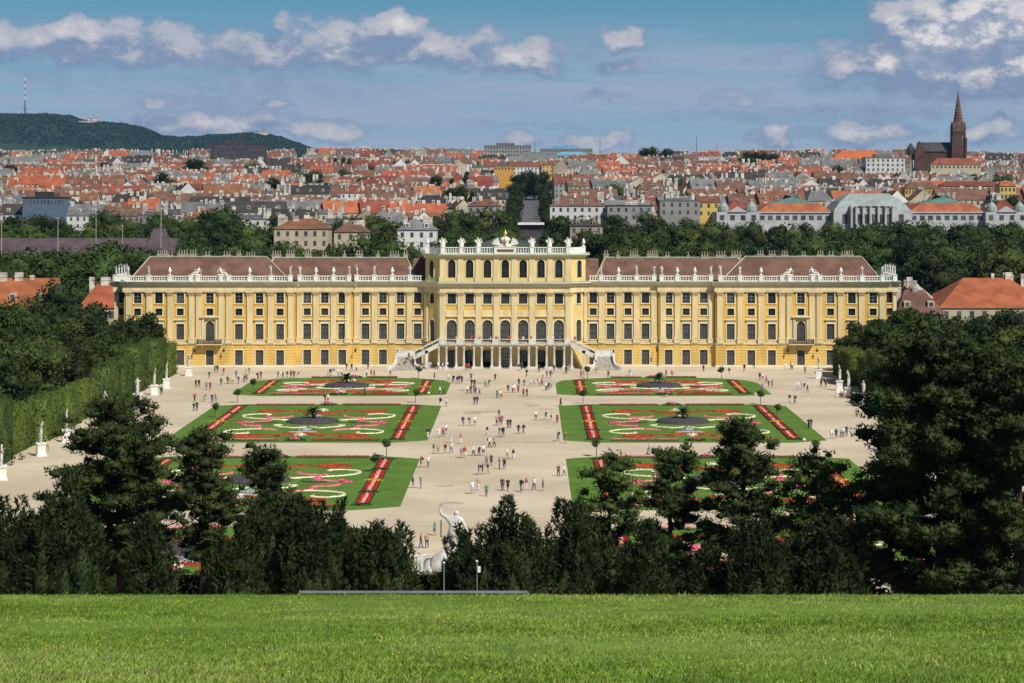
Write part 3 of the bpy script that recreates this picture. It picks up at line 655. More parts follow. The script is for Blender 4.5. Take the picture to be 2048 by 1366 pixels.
def trunk_mesh(H, r, lean=0.):
    t = MB(); t.tube([(0, 0, -.5), (.02*H*lean, 0, H*.25), (.05*H*lean, .01*H, H*.5), (.06*H*lean, 0, H*.75)], [r*1.25, r, r*.7, r*.3], 7)
    for a in range(4): an = a*1.7; t.tube([(0, 0, H*(.3+.08*a)), (H*.12*math.cos(an), H*.12*math.sin(an), H*(.42+.08*a)), (H*.22*math.cos(an), H*.22*math.sin(an), H*(.52+.08*a))], [r*.4, r*.25, r*.08], 5)
    return t.mesh('trunk', M_bark)
rg = np.random.default_rng(5)
BROAD = [crown_mesh('crown', 1, rg.uniform(.8, 1.05), 15, 3200, .045, M_leaf, rg, core=.7) for _ in range(5)]
DARK = [crown_mesh('crown', 1, rg.uniform(.62, .85), 13, 2800, .044, M_dark, rg, .35, base=.12, core=.7) for _ in range(3)]
CONE = [crown_mesh('crown', 1, .42, 14, 1200, .045, M_dark, rg, .75, base=.06) for _ in range(2)]
TRK = trunk_mesh(1, .022)
def tree(name, label, pos, H, mesh, cat='tree', group=None, wide=1., trunk=True):
    o = thing(name, label, cat, pos, random.uniform(0, 6.28), group); link('crown', mesh, o, sc=(H*wide, H*wide, H))
    if trunk: link('trunk', TRK, o, sc=(H, H, H))
    return o

# --- Austrian pines at the foot of the hill, in front of the parterre
def pine_parts(H, W, rng, bare=.2, nb=46, den=1., leaf=.42, flat=.62, top=.35):
    """limbs in uneven whorls that carry flat pads of needle tufts"""
    tr = MB(); bend = rng.uniform(-.03, .03, 2)*H
    def tp(t): return np.array([bend[0]*math.sin(t*3), bend[1]*math.sin(t*2.3), H*t])
    tr.tube([tp(t)-np.array([0, 0, .6 if t == 0 else 0]) for t in (0, .2, .4, .6, .8, .97)], [.024*H*k_ for k_ in (1, .85, .7, .5, .3, .1)], 8)
    parts = []; lim = MB()
    for i in range(nb):
        t = bare + (1-bare)*(i+.5)/nb + rng.uniform(-.05, .05); s_ = min(1, max(0, (t-bare)/(1-bare)))
        prof = (math.sin(min(1, s_*1.9+.35)*math.pi/2) * (1 - s_**1.8*(1-top)) )
        L = W/2*max(.12, prof)*rng.uniform(.55, 1.1); a = i*2.399 + rng.uniform(-.5, .5); p0 = tp(min(.97, t)); dr = np.array([math.cos(a), math.sin(a), rng.uniform(.0, .38)])
        p1 = p0 + dr*L*.55; p2 = p0 + dr*L + np.array([0, 0, .06*L]); lim.tube([p0, p1, p2], [.007*H, .004*H, .0015*H], 4)
        npad = max(3, int(L*1.4))
        for j in range(npad):
            u_ = .32 + .68*(j+rng.uniform(.1, .9))/npad; c = p0 + (p2-p0)*u_ + rng.normal(size=3)*np.array([.5, .5, .34]); r = rng.uniform(.55, 1.1)*(1.15-.3*u_)*(.75+.02*H)
            n = int(80*den*r*r); D = sphere(n, rng); P = c + D*np.array([r, r, r*flat])*rng.uniform(.45, 1.05, n)[:, None]
            parts.append(leafarr(P, D*np.array([1, 1, .6]), leaf, leaf*.42, rng, .7, False, .55))
            v, f = ICO1; parts.append((c + v*np.array([r, r, r*flat])*.62*(1+.2*rng.normal(size=(len(v), 1))), f))
    V, T = merge_tris(parts); return tr, lim, V, T
def pine(label, px, top, d, wpx, m=None, bare=.2, nb=46, den=1., seed=1, dead=0., flat=.58, topw=.36, leaf=.34, group=None):
    rng = np.random.default_rng(seed); z0 = terrain(0, d); X = (px-VX)/F*d; H = CAMZ + (VY-top)/F*d - z0; W = wpx/F*d
    tr, lim, V, T = pine_parts(H, W, rng, bare, nb, den, leaf, flat, topw)
    o = thing('pine_tree', label, 'pine tree', (X, d, z0), group=group)
    t_ = tr.build('trunk', M_bark, o); lim.build('limbs', M_bark, t_)
    mi = None
    me = npmesh('crown', V, T, [m or M_pine, M_dead])
    if dead: me.polygons.foreach_set('material_index', (np.random.default_rng(1).random(len(T)) < dead).astype(np.int32))
    link('crown', me, o)
def yew(label, px, top, d, wpx, seed=1, m=None, spikes=26, group=None, name='yew_tree', den=1.):
    """dense dark evergreen with upright feathery sprays"""
    rng = np.random.default_rng(seed); z0 = terrain(0, d); X = (px-VX)/F*d; H = CAMZ + (VY-top)/F*d - z0; W = wpx/F*d; parts = []
    for i in range(spikes):
        a = i*2.399; rr = W/2*math.sqrt((i+.3)/spikes)*rng.uniform(.7, .95); hh = H*(1 - .42*(rr/(W/2))**2)*rng.uniform(.74, 1.0); zl = H*rng.uniform(0, .08)
        n = int(800*den*hh/14); t = rng.random(n)**.8; rad = W*.17*(1-t)**.55 + .12
        an = rng.uniform(0, 6.28, n); P = np.stack([rr*math.cos(a)+rad*np.cos(an), rr*math.sin(a)+rad*np.sin(an), zl+(hh-zl)*t], 1)
        P[:, 0] += .35*np.sin(P[:, 2]*1.3+i); N = np.stack([np.cos(an), np.sin(an), np.full(n, .8)], 1)
        parts.append(leafarr(P, N, .5, .17, rng, .8, False, .45))
        v, f = ICO1; parts.append((np.array([rr*math.cos(a)*.9, rr*math.sin(a)*.9, zl+(hh-zl)*.42]) + v*np.array([W*.12, W*.12, (hh-zl)*.40])*(1+.18*rng.normal(size=(len(v), 1))), f))
    V, T = merge_tris(parts); o = thing(name, label, 'yew tree', (X, d, z0), group=group)
    link('crown', npmesh('crown', V, T, m or M_yew), o)
    t = MB(); t.tube([(0, 0, -.5), (0, 0, H*.4)], [.3, .12], 6); t.build('trunk', M_bark, o)
pine('broad dark pine in front of the left statue row, tallest on the left', 250, 812, 196, 305, seed=3, bare=.27, nb=92, den=1.2, dead=.015, topw=.5)
pine('slim open pine with bare lower trunk, right of the broad left pine', 398, 862, 190, 172, seed=4, bare=.40, nb=46, den=.9, dead=.03, topw=.42)
pine('pointed pine top rising from the yews left of the white statue group', 528, 902, 200, 165, seed=5, bare=.3, nb=34, den=1.2, topw=.2)
pine('loose light green pine right of the central yews', 1218, 920, 196, 195, m=M_pine2, seed=6, bare=.3, nb=42, den=.9)
pine('short round-topped pine beside the right front flower bed', 1338, 912, 200, 190, seed=7, bare=.12, nb=52, den=1.1)
pine('tall narrow pine with tiered top in front of right middle bed', 1490, 850, 195, 232, seed=8, bare=.24, nb=58, den=1.1, topw=.3)
pine('light green spreading pine left of the huge right pine', 1628, 915, 190, 220, m=M_pine2, seed=9, bare=.3, nb=46, den=1.)
pine('huge dark pine filling the right edge of the picture', 1866, 684, 185, 440, seed=10, bare=.13, nb=130, den=1., leaf=.4, topw=.55)
pine('dark pine at the right frame edge beside the huge pine', 2050, 720, 178, 330, seed=12, bare=.1, nb=70, den=1.1)
pine('low dark pine in front of the huge right pine', 1715, 985, 188, 190, seed=13, bare=.1, nb=44, den=1.2)
yew('dark yew at the left frame edge', 40, 955, 190, 190, 21)
yew('dark yew between the left edge and the broad pine', 130, 925, 186, 170, 22)
yew('dark yew under the broad left pine', 300, 1010, 182, 120, 23, spikes=18)
yew('wide dark yew below the pointed pine top', 560, 935, 192, 190, 24)
yew('dark yew second to the left of the white statue group', 668, 978, 194, 140, 25)
yew('dark yew standing directly left of the white statue group', 765, 1005, 190, 150, 26)
yew('small dark yew overlapping the white statue group', 922, 1036, 188, 92, 27, spikes=18)
yew('large feathery dark yew right of the white statue group', 1012, 980, 184, 200, 28, spikes=32)
yew('dark yew beside the loose light green pine', 1140, 958, 188, 160, 29)
yew('low dark yew at the foot of the right pines', 1420, 1075, 186, 150, 30, spikes=18)
yew('low dark yew under the light green spreading pine', 1590, 1060, 184, 160, 31, spikes=18)

yew('dark yew behind the slim open pine', 470, 1000, 186, 130, 32, spikes=18)
yew('dark yew between the wide yew and its right neighbour', 622, 962, 188, 130, 33, spikes=20)
yew('dark yew between the two short right pines', 1285, 1030, 184, 120, 34, spikes=18)
yew('dark yew below the tall narrow pine on the right', 1520, 1010, 182, 165, 35, spikes=22)
yew('dark yew at the left foot of the huge right pine', 1672, 985, 182, 150, 36, spikes=22)
# --- clipped hedges
def hedge_mesh(L, W, H, rng, leaf=.32, den=13, m=None):
    parts = []; areas = [('x', -W/2, L*H), ('x', W/2, L*H), ('z', H, L*W), ('y', -L/2, W*H), ('y', L/2, W*H)]
    for ax, c, A in areas:
        n = int(A*den)
        if ax == 'x': P = np.stack([np.full(n, c), rng.uniform(-L/2, L/2, n), rng.uniform(0, H, n)], 1); N = np.tile([np.sign(c), 0, 0], (n, 1))
        elif ax == 'y': P = np.stack([rng.uniform(-W/2, W/2, n), np.full(n, c), rng.uniform(0, H, n)], 1); N = np.tile([0, np.sign(c), 0], (n, 1))
        else: P = np.stack([rng.uniform(-W/2, W/2, n), rng.uniform(-L/2, L/2, n), np.full(n, c)], 1); N = np.tile([0, 0, 1.], (n, 1))
        wob = .22*np.sin(P[:, 1]*1.1+P[:, 0])*np.sin(P[:, 2]*.9+1.)
        P = P + N*(rng.normal(size=(n, 1))*.12 + wob[:, None]); parts.append(leafarr(P, N.astype(float), leaf, leaf*.6, rng, .5, True, .2))
    b = np.array([(x, y, z) for z in (0, H-.2) for x, y in ((-W/2+.15, -L/2+.15), (W/2-.15, -L/2+.15), (W/2-.15, L/2-.15), (-W/2+.15, L/2-.15))])
    parts.append((b, np.array([(4, 5, 6, 7), (0, 1, 5, 4), (1, 2, 6, 5), (2, 3, 7, 6), (3, 0, 4, 7)])))
    V, T = merge_tris(parts); return npmesh('hedge', V, T, m or M_hedge)
rg = np.random.default_rng(8)
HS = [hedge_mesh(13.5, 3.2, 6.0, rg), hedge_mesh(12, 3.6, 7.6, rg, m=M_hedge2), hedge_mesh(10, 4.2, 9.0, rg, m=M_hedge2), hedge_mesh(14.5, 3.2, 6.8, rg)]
hl = []
for s in (-1, 1):
    for i in range(14):
        y = 256 + 17*i
        if s > 0 and y < 300: continue
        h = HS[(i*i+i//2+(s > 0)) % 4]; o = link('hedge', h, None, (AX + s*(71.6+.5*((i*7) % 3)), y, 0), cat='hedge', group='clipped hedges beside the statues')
        o['label'] = f"tall clipped green hedge block, {nth(i)} from the front on the {'left' if s < 0 else 'right'} side of the parterre"
H2 = hedge_mesh(60, 2.5, 8.2, rg, den=9, m=M_dark)
for s in (-1, 1):
    link('hedge', H2, None, (AX + s*108, 500, 0), rz=R(90), label=f"long straight dark hedge beyond the {'left' if s < 0 else 'right'} grove beside the palace", cat='hedge')
H3 = hedge_mesh(14, 1.6, 2.9, rg, den=16, m=M_yew, leaf=.25)
for i, px in enumerate((345, 455, 560, 700, 790, 905, 1010, 1110, 1275, 1385, 1480)):
    link('hedge', H3, None, ((px-VX)/F*213, 213, 0), rz=R(90), label=f'low dark clipped hedge behind the lawn, {nth(i)} from the left', cat='hedge', group='low hedge behind the lawn')
# groves behind the hedge walls: close-set clipped trees
GV = [crown_mesh('crown', 1, .62, 12, 3000, .042, M_leaf, rg, .1, base=.05, core=.72) for _ in range(3)] + [crown_mesh('crown', 1, .66, 12, 3000, .042, M_dark, rg, .12, base=.05, core=.72)]
for s, nm in ((-1, 'left'), (1, 'right')):
    k_ = 0
    for c_ in range(4):
        for i in range(21):
            y = 262 + 11.5*i + rg.uniform(-2, 2); X = AX + s*(78.5 + 9.5*c_) + rg.uniform(-1.5, 1.5)
            lim_ = (VX if s < 0 else 2048-VX)/F*y + 8
            if abs(X) > lim_ or (s > 0 and y < 330): continue
            tree('grove_tree', f'dense green grove tree behind the {nm} hedge, {nth(i)} from the front in row {["one","two","three","four"][c_]}', (X, y, 0), rg.uniform(12.2, 16.), GV[int(rg.integers(0, 4))], group=f'close-set trees of the {nm} grove')

# --- larger trees beside and behind the palace
SOL = [(125, 557, 512, 15, 'DARK', 'tall dark rounded tree left of the palace before the orange roofs'), (40, 590, 505, 12, 'BROAD', 'broad green tree below the left orange roofs'), (190, 598, 508, 9, 'DARK', 'smaller dark tree against the left palace corner'),
       (262, 630, 498, 9, 'DARK', 'dark tree in front of the left palace corner'), (75, 640, 490, 10, 'BROAD', 'rounded tree at the far end of the left grove'), (1690, 662, 492, 9, 'DARK', 'dark tree in front of the right palace corner'),
       (1815, 605, 520, 8, 'CONE', 'first conical tree right of the palace'), (1850, 617, 516, 8, 'CONE', 'second conical tree right of the palace'), (1910, 612, 516, 8, 'CONE', 'third conical tree right of the palace'),
       (1960, 612, 516, 9, 'CONE', 'fourth conical tree right of the palace'), (1990, 625, 512, 8, 'CONE', 'fifth conical tree right of the palace'), (2035, 612, 516, 9, 'CONE', 'conical tree at the right frame edge beside the palace')]
KIND = {'DARK': DARK, 'BROAD': BROAD, 'CONE': CONE}
for px, top, d, w_, kd, lb in SOL:
    H = CAMZ + (VY-top)/F*d; tree('garden_tree', lb, ((px-VX)/F*d, d, 0), H, KIND[kd][int(rg.integers(0, len(KIND[kd])))], wide=(1.15 if kd == 'CONE' else 1.))
# ---------------------------------------------------------------- the flower parterre
M_bed = mat('bed_turf', (.072, .150, .015), .95, col2=(.105, .195, .024), scale=.25, bump=.3, bscale=6)
FL = {'red': mat('red_flowers', (.46, .016, .014), .8, .35, 3), 'pink': mat('pink_flowers', (.78, .15, .24), .8, .3, 3), 'white': mat('cream_flowers', (.72, .69, .48), .8, .2, 3),
      'grey': mat('silver_leaves', (.40, .44, .46), .8, .2, 3), 'dark': mat('dark_purple_leaves', (.045, .028, .03), .8, .3, 2), 'box': mat('box_edging', (.028, .060, .016), .85, .3, 3),
      'blush': mat('blush_flowers', (.66, .40, .30), .8, .3, 3), 'yellow': mat('yellow_flowers', (.52, .34, .03), .8, .3, 3)}
M_soil = mat('heather_mound', (.060, .050, .058), .9, .3, 1.5)
def ribbon(pts, wd, h, colr, parent, rng, name='flower_scroll', closed=False, taper=True, dens=26):
    """low mounded band of flowers along a line"""
    P = [np.array(p, float) for p in pts]; fine = []
    n = len(P)
    for i in range(n if closed else n-1):              # Catmull-Rom for smooth scrolls
        p0, p1, p2, p3 = (P[(i-1) % n], P[i], P[(i+1) % n], P[(i+2) % n]) if closed else (P[max(0, i-1)], P[i], P[i+1], P[min(n-1, i+2)])
        for t in np.linspace(0, 1, 5)[:-1]: fine.append(.5*((2*p1) + (-p0+p2)*t + (2*p0-5*p1+4*p2-p3)*t*t + (-p0+3*p1-3*p2+p3)*t**3))
    if closed: fine.append(fine[0])
    else: fine.append(P[-1])
    L = np.array(fine); T = np.gradient(L, axis=0); T = T/np.maximum(1e-6, np.linalg.norm(T, axis=1, keepdims=True)); Nn = np.stack([-T[:, 1], T[:, 0]], 1)
    m = len(L); k_ = np.ones(m)*wd
    if taper and not closed: k_ = wd*np.minimum(1, .45 + np.minimum(np.arange(m), np.arange(m)[::-1])/3.)
    rows = []
    for o, z in ((-1, 0), (-.7, h), (0, h*1.12), (.7, h), (1, 0)): rows.append(np.column_stack([L + Nn*(k_*o/2)[:, None], np.full(m, z)]))
    V = np.stack(rows, 1).reshape(-1, 3); Q = np.array([(i*5+j, (i+1)*5+j, (i+1)*5+j+1, i*5+j+1) for i in range(m-1) for j in range(4)])
    seg = np.linalg.norm(np.diff(L, axis=0), axis=1); cum = np.concatenate([[0], np.cumsum(seg)]); nl = int(cum[-1]*wd*dens)+6
    s_ = rng.uniform(0, cum[-1], nl); ix = np.clip(np.searchsorted(cum, s_)-1, 0, m-2); fr = ((s_-cum[ix])/np.maximum(1e-6, seg[ix]))[:, None]
    c = L[ix]*(1-fr)+L[ix+1]*fr; off = rng.uniform(-.5, .5, nl); pp = np.column_stack([c + Nn[ix]*(off*k_[ix])[:, None], h*(1.15-1.6*off**2)])
    a = leafarr(pp, np.tile([0, 0, 1.], (nl, 1)), .20, .15, rng, .7, True, .3)
    Vv, Tt = merge_tris([(V, Q), a]); return link(name, npmesh(name, Vv, Tt, FL[colr]), parent, loc=(0, 0, .05))
def blob(x, y, r, h, colr, parent, rng, name='flower_mound', sy=1.):
    n = int(r*r*sy*90)+14; D = sphere(n, rng); D[:, 2] = np.abs(D[:, 2]); P = D*np.array([r, r*sy, h]); v, f = ICO1
    V, T = merge_tris([leafarr(P, D, .26, .2, rng, .7, True, .3), (v*np.array([r, r*sy, h])*.93, f)]); return link(name, npmesh(name, V, T, FL[colr]), parent, loc=(x, y, .05))
Z2 = lambda x, y: (340 + x/3.413, 730 + y/3.413)
BC = AX - 31.4; BYC = 386.5
def loc2(x, y, z=0.):
    p = ground(*Z2(x, y)); return (p.x - BC, p.y - BYC)
# right half of the left middle bed, traced on the ground and mirrored to the other half
PAT = [('red', .9, [(1020, 313), (1090, 312), (1160, 307), (1215, 301), (1290, 304)], 'open'), ('red', .9, [(1310, 300), (1390, 293), (1470, 296), (1485, 303), (1430, 309), (1350, 308)], 'loop'), ('red', .6, [(1360, 301), (1400, 299), (1440, 301)], 'open'),
       ('red', .8, [(1000, 319), (1080, 319), (1160, 316)], 'open'), ('white', .8, [(1385, 328), (1370, 322), (1450, 319), (1530, 326), (1535, 336), (1480, 346), (1370, 353), (1260, 357), (1180, 359)], 'open'), ('white', .8, [(1120, 352), (1170, 361), (1225, 362)], 'open'),
       ('pink', .9, [(1215, 330), (1205, 336), (1260, 343), (1330, 345), (1362, 347)], 'open'), ('pink', 1.1, [(1310, 358), (1300, 366), (1350, 373), (1430, 376)], 'open'), ('pink', 1.1, [(1440, 389), (1400, 399), (1330, 401), (1285, 403)], 'open'),
       ('dark', .9, [(1228, 378), (1300, 382), (1370, 381)], 'open'), ('pink', .9, [(1290, 415), (1230, 425), (1150, 431), (1118, 437)], 'open'),
       ('white', .8, [(972, 408), (1040, 416), (1100, 411), (1160, 407), (1205, 398), (1160, 395)], 'open'), ('white', .8, [(1150, 428), (1280, 423), (1400, 428), (1462, 438), (1440, 450), (1360, 455), (1290, 452), (1300, 445)], 'open'),
       ('red', .9, [(905, 452), (960, 462), (1040, 470), (1110, 466), (1170, 466)], 'open'), ('red', .9, [(1172, 469), (1260, 462), (1350, 466), (1358, 474), (1270, 482), (1190, 478)], 'loop'), ('red', .6, [(1220, 472), (1260, 470), (1310, 472)], 'open'),
       ('grey', 1., [(920, 441), (975, 444), (1020, 445)], 'open'), ('red', .9, [(905, 449), (980, 452), (1052, 450)], 'open')]
BLOB = [('pink', 1320, 362, .95), ('pink', 1470, 382, 1.5), ('pink', 1450, 375, 1.1), ('pink', 1292, 412, .95), ('red', 1215, 300, .8), ('red', 1045, 473, .8), ('pink', 1355, 346, .6)]
MIDB = [('grey', 0, -13.2, 1.3), ('white', 0, -21.5, 1.25), ('white', 0, 19.5, 1.2), ('grey', 0, 9.0, 1.0)]
def parterre(side, y0, y1, label, rounded=None, scroll='full', seed=1):
    rng = np.random.default_rng(seed); yc = (y0+y1)/2; hd = (y1-y0)/2; hw = 20.7; ky = hd/32.
    o = thing('flower_bed', label, 'flower bed', (AX + side*31.4, yc, 0), group='flower parterre beds')
    cx, cy = 5.5, 3.3
    poly = [(-hw+cx, -hd), (hw-cx, -hd), (hw, -hd+cy)]
    if rounded == 'far':
        for t in np.linspace(0, 1, 9): a = math.pi*t; poly.append((hw*math.cos(a), hd-15+15*math.sin(a)**.8))
    else: poly += [(hw, hd-cy), (hw-cx, hd), (-hw+cx, hd), (-hw, hd-cy)]
    poly += [(-hw, -hd+cy)]
    m = MB(); m.slab(poly, .013, .05); m.build('turf', M_bed, o)
    sel = PAT; dy0 = 0.
    for colr, wd, pts, md in sel:
        lp = np.array([loc2(*p) for p in pts]); lp[:, 1] *= ky*.97
        if rounded == 'far' and lp[:, 1].max() > hd-9: lp[:, 0] *= .8; lp[:, 1] -= 2.
        if scroll == 'short': lp[:, 1] *= .92
        for s in (-1, 1):
            q = lp.copy(); q[:, 0] *= s; ribbon(q, wd*(.42 if colr == 'red' else .5), .10, colr, o, rng, closed=(md == 'loop'))
    for colr, x, y, r in BLOB:
        p = loc2(x, y)
        for s in (-1, 1): blob(s*p[0], p[1]*ky*.97, r*.55, .2, colr, o, rng)
    for colr, x, y, r in MIDB: blob(x, y*ky, r*.75, .35, colr, o, rng)
    # heather mound round the palm
    m = MB(); m.lathe([(4.6, 0), (4.6, .05), (4.3, .35), (3.2, .6), (1.2, .72), (.2, .74)], n=28); m.build('mound', M_soil, o, loc=(0, 0, .05), smooth=True)
    # banded border strips along the two long sides, with cross beds
    for s in (-1, 1):
        bx = s*(hw-4.9)
        segs = 4 if hd > 26 else 2; ya, yb = -hd+4.2, hd-(4.2 if rounded is None else 9.5); n = segs
        for i in range(n):
            a = ya+(yb-ya)*i/n+1.3; b = ya+(yb-ya)*(i+1)/n-1.3
            for dx, colr in ((-.5, 'red'), (0, 'blush'), (.5, 'red')): ribbon([(bx+dx, a), (bx+dx, (a+b)/2), (bx+dx, b)], .5, .13, colr, o, rng, name='flower_band', taper=False)
            for e in (-.9, .9): m = MB(); m.box(bx+e-.08, bx+e+.08, a-.1, b+.1, .05, .25); m.build('box_edging', FL['box'], o)
        for i in range(n+1):
            y = ya+(yb-ya)*i/n; colr = 'yellow' if i == n//2 else 'box'
            b_ = blob(bx, y, 1.35, .2, colr, o, rng, 'cross_bed', .4)
    for yy in ((-hd+2.6), hd-2.2):
        if rounded == 'far' and yy > 0: yy = hd-1.5
        for s in (-1, 1):
            xa, xb = (2.6, 13.2) if not (rounded == 'far' and yy > 0) else (2.6, 9.)
            ribbon([(s*xa, yy), (s*(xa+xb)/2, yy), (s*xb, yy)], 1.0, .24, 'box', o, rng, name='border_hedge', taper=False, dens=12)
            ribbon([(s*xa, yy), (s*(xa+xb)/2, yy), (s*xb, yy)], .5, .29, 'red' if s > 0 else 'pink', o, rng, name='border_flowers', taper=False, dens=30)
        blob(0, yy, 1.7, .45, 'box', o, rng, 'cross_bed', .5); blob(0, yy, 1.1, .62, 'pink', o, rng, 'cross_bed', .5)
    return o
BEDS = [(431, 474.5, 'far', 'short'), (350.5, 414, None, 'full'), (276, 332.5, None, 'full'), (228, 262, None, 'short')]
wh = ['nearest the palace', 'second from the palace', 'third from the palace', 'nearest the hill and trees']
for i, (a, b, rd, sc_) in enumerate(BEDS):
    for s in (-1, 1): parterre(s, a, b, f"ornate flower bed {'left' if s < 0 else 'right'} of the central walk, {wh[i]}", rd, sc_, 40+i*2+(s > 0))
# palms on the mounds
def palm_meshes(rng):
    tr = MB(); tr.tube([(0, 0, 0), (0, 0, .9), (.02, 0, 1.5)], [.28, .24, .2], 8); fr = MB()
    for i in range(46):
        a = i*2.399; el_ = rng.uniform(-.15, 1.15); L = rng.uniform(1.9, 2.7); pts = []
        for t in np.linspace(0, 1, 6): pts.append(np.array([math.cos(a)*L*t*math.cos(el_), math.sin(a)*L*t*math.cos(el_), 1.5 + L*t*math.sin(el_)*1.1 - .9*t*t]))
        s_ = np.array([-math.sin(a), math.cos(a), 0])
        for p, q in zip(pts, pts[1:]):
            w0 = .3; fr.add([p, q, q+s_*w0-np.array([0, 0, .1]), p+s_*w0*.9-np.array([0, 0, .1])], [(0, 1, 2, 3)]); fr.add([p, q, q-s_*w0-np.array([0, 0, .1]), p-s_*w0*.9-np.array([0, 0, .1])], [(0, 3, 2, 1)])
    return tr.mesh('trunk', M_bark), fr.mesh('fronds', mat('palm_fronds', (.045, .075, .016), .6, .4, 2, rnd=.15))
PT, PF = palm_meshes(np.random.default_rng(4))
for i, (a, b, *_ ) in enumerate(BEDS[:3]):
    for s in (-1, 1):
        o = thing('palm', f"spiky green palm on the dark mound of the {'left' if s < 0 else 'right'} bed {wh[i]}", 'palm', (AX + s*31.4, (a+b)/2, .7), i*1.1+s, 'palms in the flower beds', .68)
        link('trunk', PT, o); link('fronds', PF, o)
# small standard trees in the corners of the beds
cr = crown_mesh('crown', 1.3, 1.5, 8, 420, .22, mat('standard_leaves', (.05, .07, .018), .8, .3, 3), np.random.default_rng(9), base=.05, core=.6)
tk = MB(); tk.tube([(0, 0, 0), (.03, 0, 1.5)], [.07, .05], 6); tk = tk.mesh('trunk', M_bark)
LOL = [((837, 757), 'left bed nearest the palace, inner end'), ((506, 784), 'left bed nearest the palace, outer side'), ((475, 806), 'left second bed, outer far corner'), ((831, 806), 'left second bed, inner far corner'), ((430, 836), 'left second bed, outer side'),
       ((773, 913), 'left third bed, inner far corner'), ((1175, 757), 'right bed nearest the palace, inner end'), ((1443, 759), 'right bed nearest the palace, outer end'), ((1166, 808), 'right second bed, inner far corner'), ((1521, 809), 'right second bed, outer far corner'),
       ((1554, 838), 'right second bed, outer side'), ((1193, 913), 'right third bed, inner far corner'), ((1633, 915), 'right third bed, outer far corner'), ((752, 945), 'left third bed, inner side')]
for (px, py), lb in LOL:
    o = thing('standard_tree', 'small round-headed standard tree, ' + lb, 'tree', ground(px, py), px, 'standard trees on the flower beds'); link('crown', cr, o, loc=(0, 0, 1.25)); link('trunk', tk, o)
# white spot lamps at bed corners
for i, (px, py) in enumerate([(857, 788), (1511, 790), (1608, 882)]):
    m = MB(); m.lathe([(.18, 0), (.26, .12), (.26, .3), (.12, .42)], n=10); m.build('garden_lamp', M_white, None, loc=ground(px, py), label=['small white garden lamp on left bed nearest the palace', 'small white garden lamp on right bed nearest the palace', 'small white garden lamp on right second bed outer corner'][i], cat='lamp')
# ---------------------------------------------------------------- figures
def skin_mesh(name, J, E, root, sub=1):
    """continuous body grown over a jointed skeleton; J: name -> (x, y, z, radius)"""
    names = list(J); me = bpy.data.meshes.new(name); me.from_pydata([J[n][:3] for n in names], [(names.index(a), names.index(b)) for a, b in E], [])
    o = bpy.data.objects.new(name, me); COL.objects.link(o)
    md = o.modifiers.new('skin', 'SKIN'); md.use_smooth_shade = True
    lay = me.skin_vertices[0].data if me.skin_vertices else None
    if lay is None:
        bpy.context.view_layer.objects.active = o; bpy.ops.mesh.customdata_skin_add(); lay = me.skin_vertices[0].data
    for i, n in enumerate(names):
        r = J[n][3]; lay[i].radius = (r, r) if not isinstance(r, tuple) else r; lay[i].use_root = (n == root)
    if sub: o.modifiers.new('sub', 'SUBSURF').levels = sub
    dg = bpy.context.evaluated_depsgraph_get(); dg.update(); out = bpy.data.meshes.new_from_object(o.evaluated_get(dg)); bpy.data.objects.remove(o); out.name = name; return out
BODY_E = [('pel', 'wai'), ('wai', 'che'), ('che', 'nec'), ('nec', 'hea'), ('hea', 'top')] + [e for s in 'LR' for e in (('che', 'sh'+s), ('sh'+s, 'el'+s), ('el'+s, 'wr'+s), ('wr'+s, 'ha'+s), ('pel', 'hi'+s), ('hi'+s, 'kn'+s), ('kn'+s, 'an'+s), ('an'+s, 'to'+s))]
def person_joints(stride=.18, arm=.14, robe=False, armL=None, armR=None, k=1.):
    J = {'pel': (0, 0, .95, .145), 'wai': (0, 0, 1.12, .135), 'che': (0, 0, 1.33, .165), 'nec': (0, 0, 1.49, .06), 'hea': (0, -.02, 1.585, .095), 'top': (0, -.01, 1.67, .085)}
    for s, nm in ((-1, 'L'), (1, 'R')):
        f = s*stride
        J['sh'+nm] = (s*.20, 0, 1.41, .065); J['el'+nm] = (s*.255, s*arm*.5, 1.15, .048); J['wr'+nm] = (s*.265, s*arm, .93, .036); J['ha'+nm] = (s*.26, s*arm*1.2, .84, .04)
        J['hi'+nm] = (s*.10, 0, .88, .105 if not robe else .13); J['kn'+nm] = (s*.105, -f*.55-.02, .50, .072 if not robe else .10); J['an'+nm] = (s*.10, -f+.03, .09, .048 if not robe else .075); J['to'+nm] = (s*.11, -f-.12, .045, .042 if not robe else .06)
    for nm, a in (('L', armL), ('R', armR)):
        if a: J['el'+nm], J['wr'+nm], J['ha'+nm] = [tuple(p)+(r,) for p, r in zip(a, (.05, .038, .042))]
    return J
M_skin = mat('skin', (.55, .33, .22), .6, .1); M_shoe = mat('shoes', (.05, .045, .04), .7, .3, rnd=.4)
HAIR = [mat('brown_hair', (.06, .035, .02), .7), mat('dark_hair', (.02, .016, .014), .7), mat('fair_hair', (.32, .22, .10), .7), mat('grey_hair', (.35, .34, .32), .7)]
CLOTH = {'k': ('black', (.022, .022, .026)), 'w': ('white', (.74, .74, .76)), 'r': ('red', (.48, .03, .035)), 'b': ('blue', (.07, .17, .42)), 'n': ('navy', (.03, .04, .085)), 'g': ('green', (.03, .24, .10)),
         't': ('tan', (.42, .32, .20)), 'p': ('pink', (.70, .16, .22)), 'y': ('yellow', (.70, .48, .05)), 'e': ('grey', (.22, .23, .24)), 'c': ('light blue', (.33, .50, .70)), 'o': ('brown', (.14, .08, .05)),
         'd': ('denim', (.08, .12, .20)), 'v': ('purple', (.24, .10, .34)), 'q': ('teal', (.04, .22, .25))}
CL = {k_: mat(v[0].replace(' ', '_')+'_cloth', v[1], .85, .15, 5) for k_, v in CLOTH.items()}
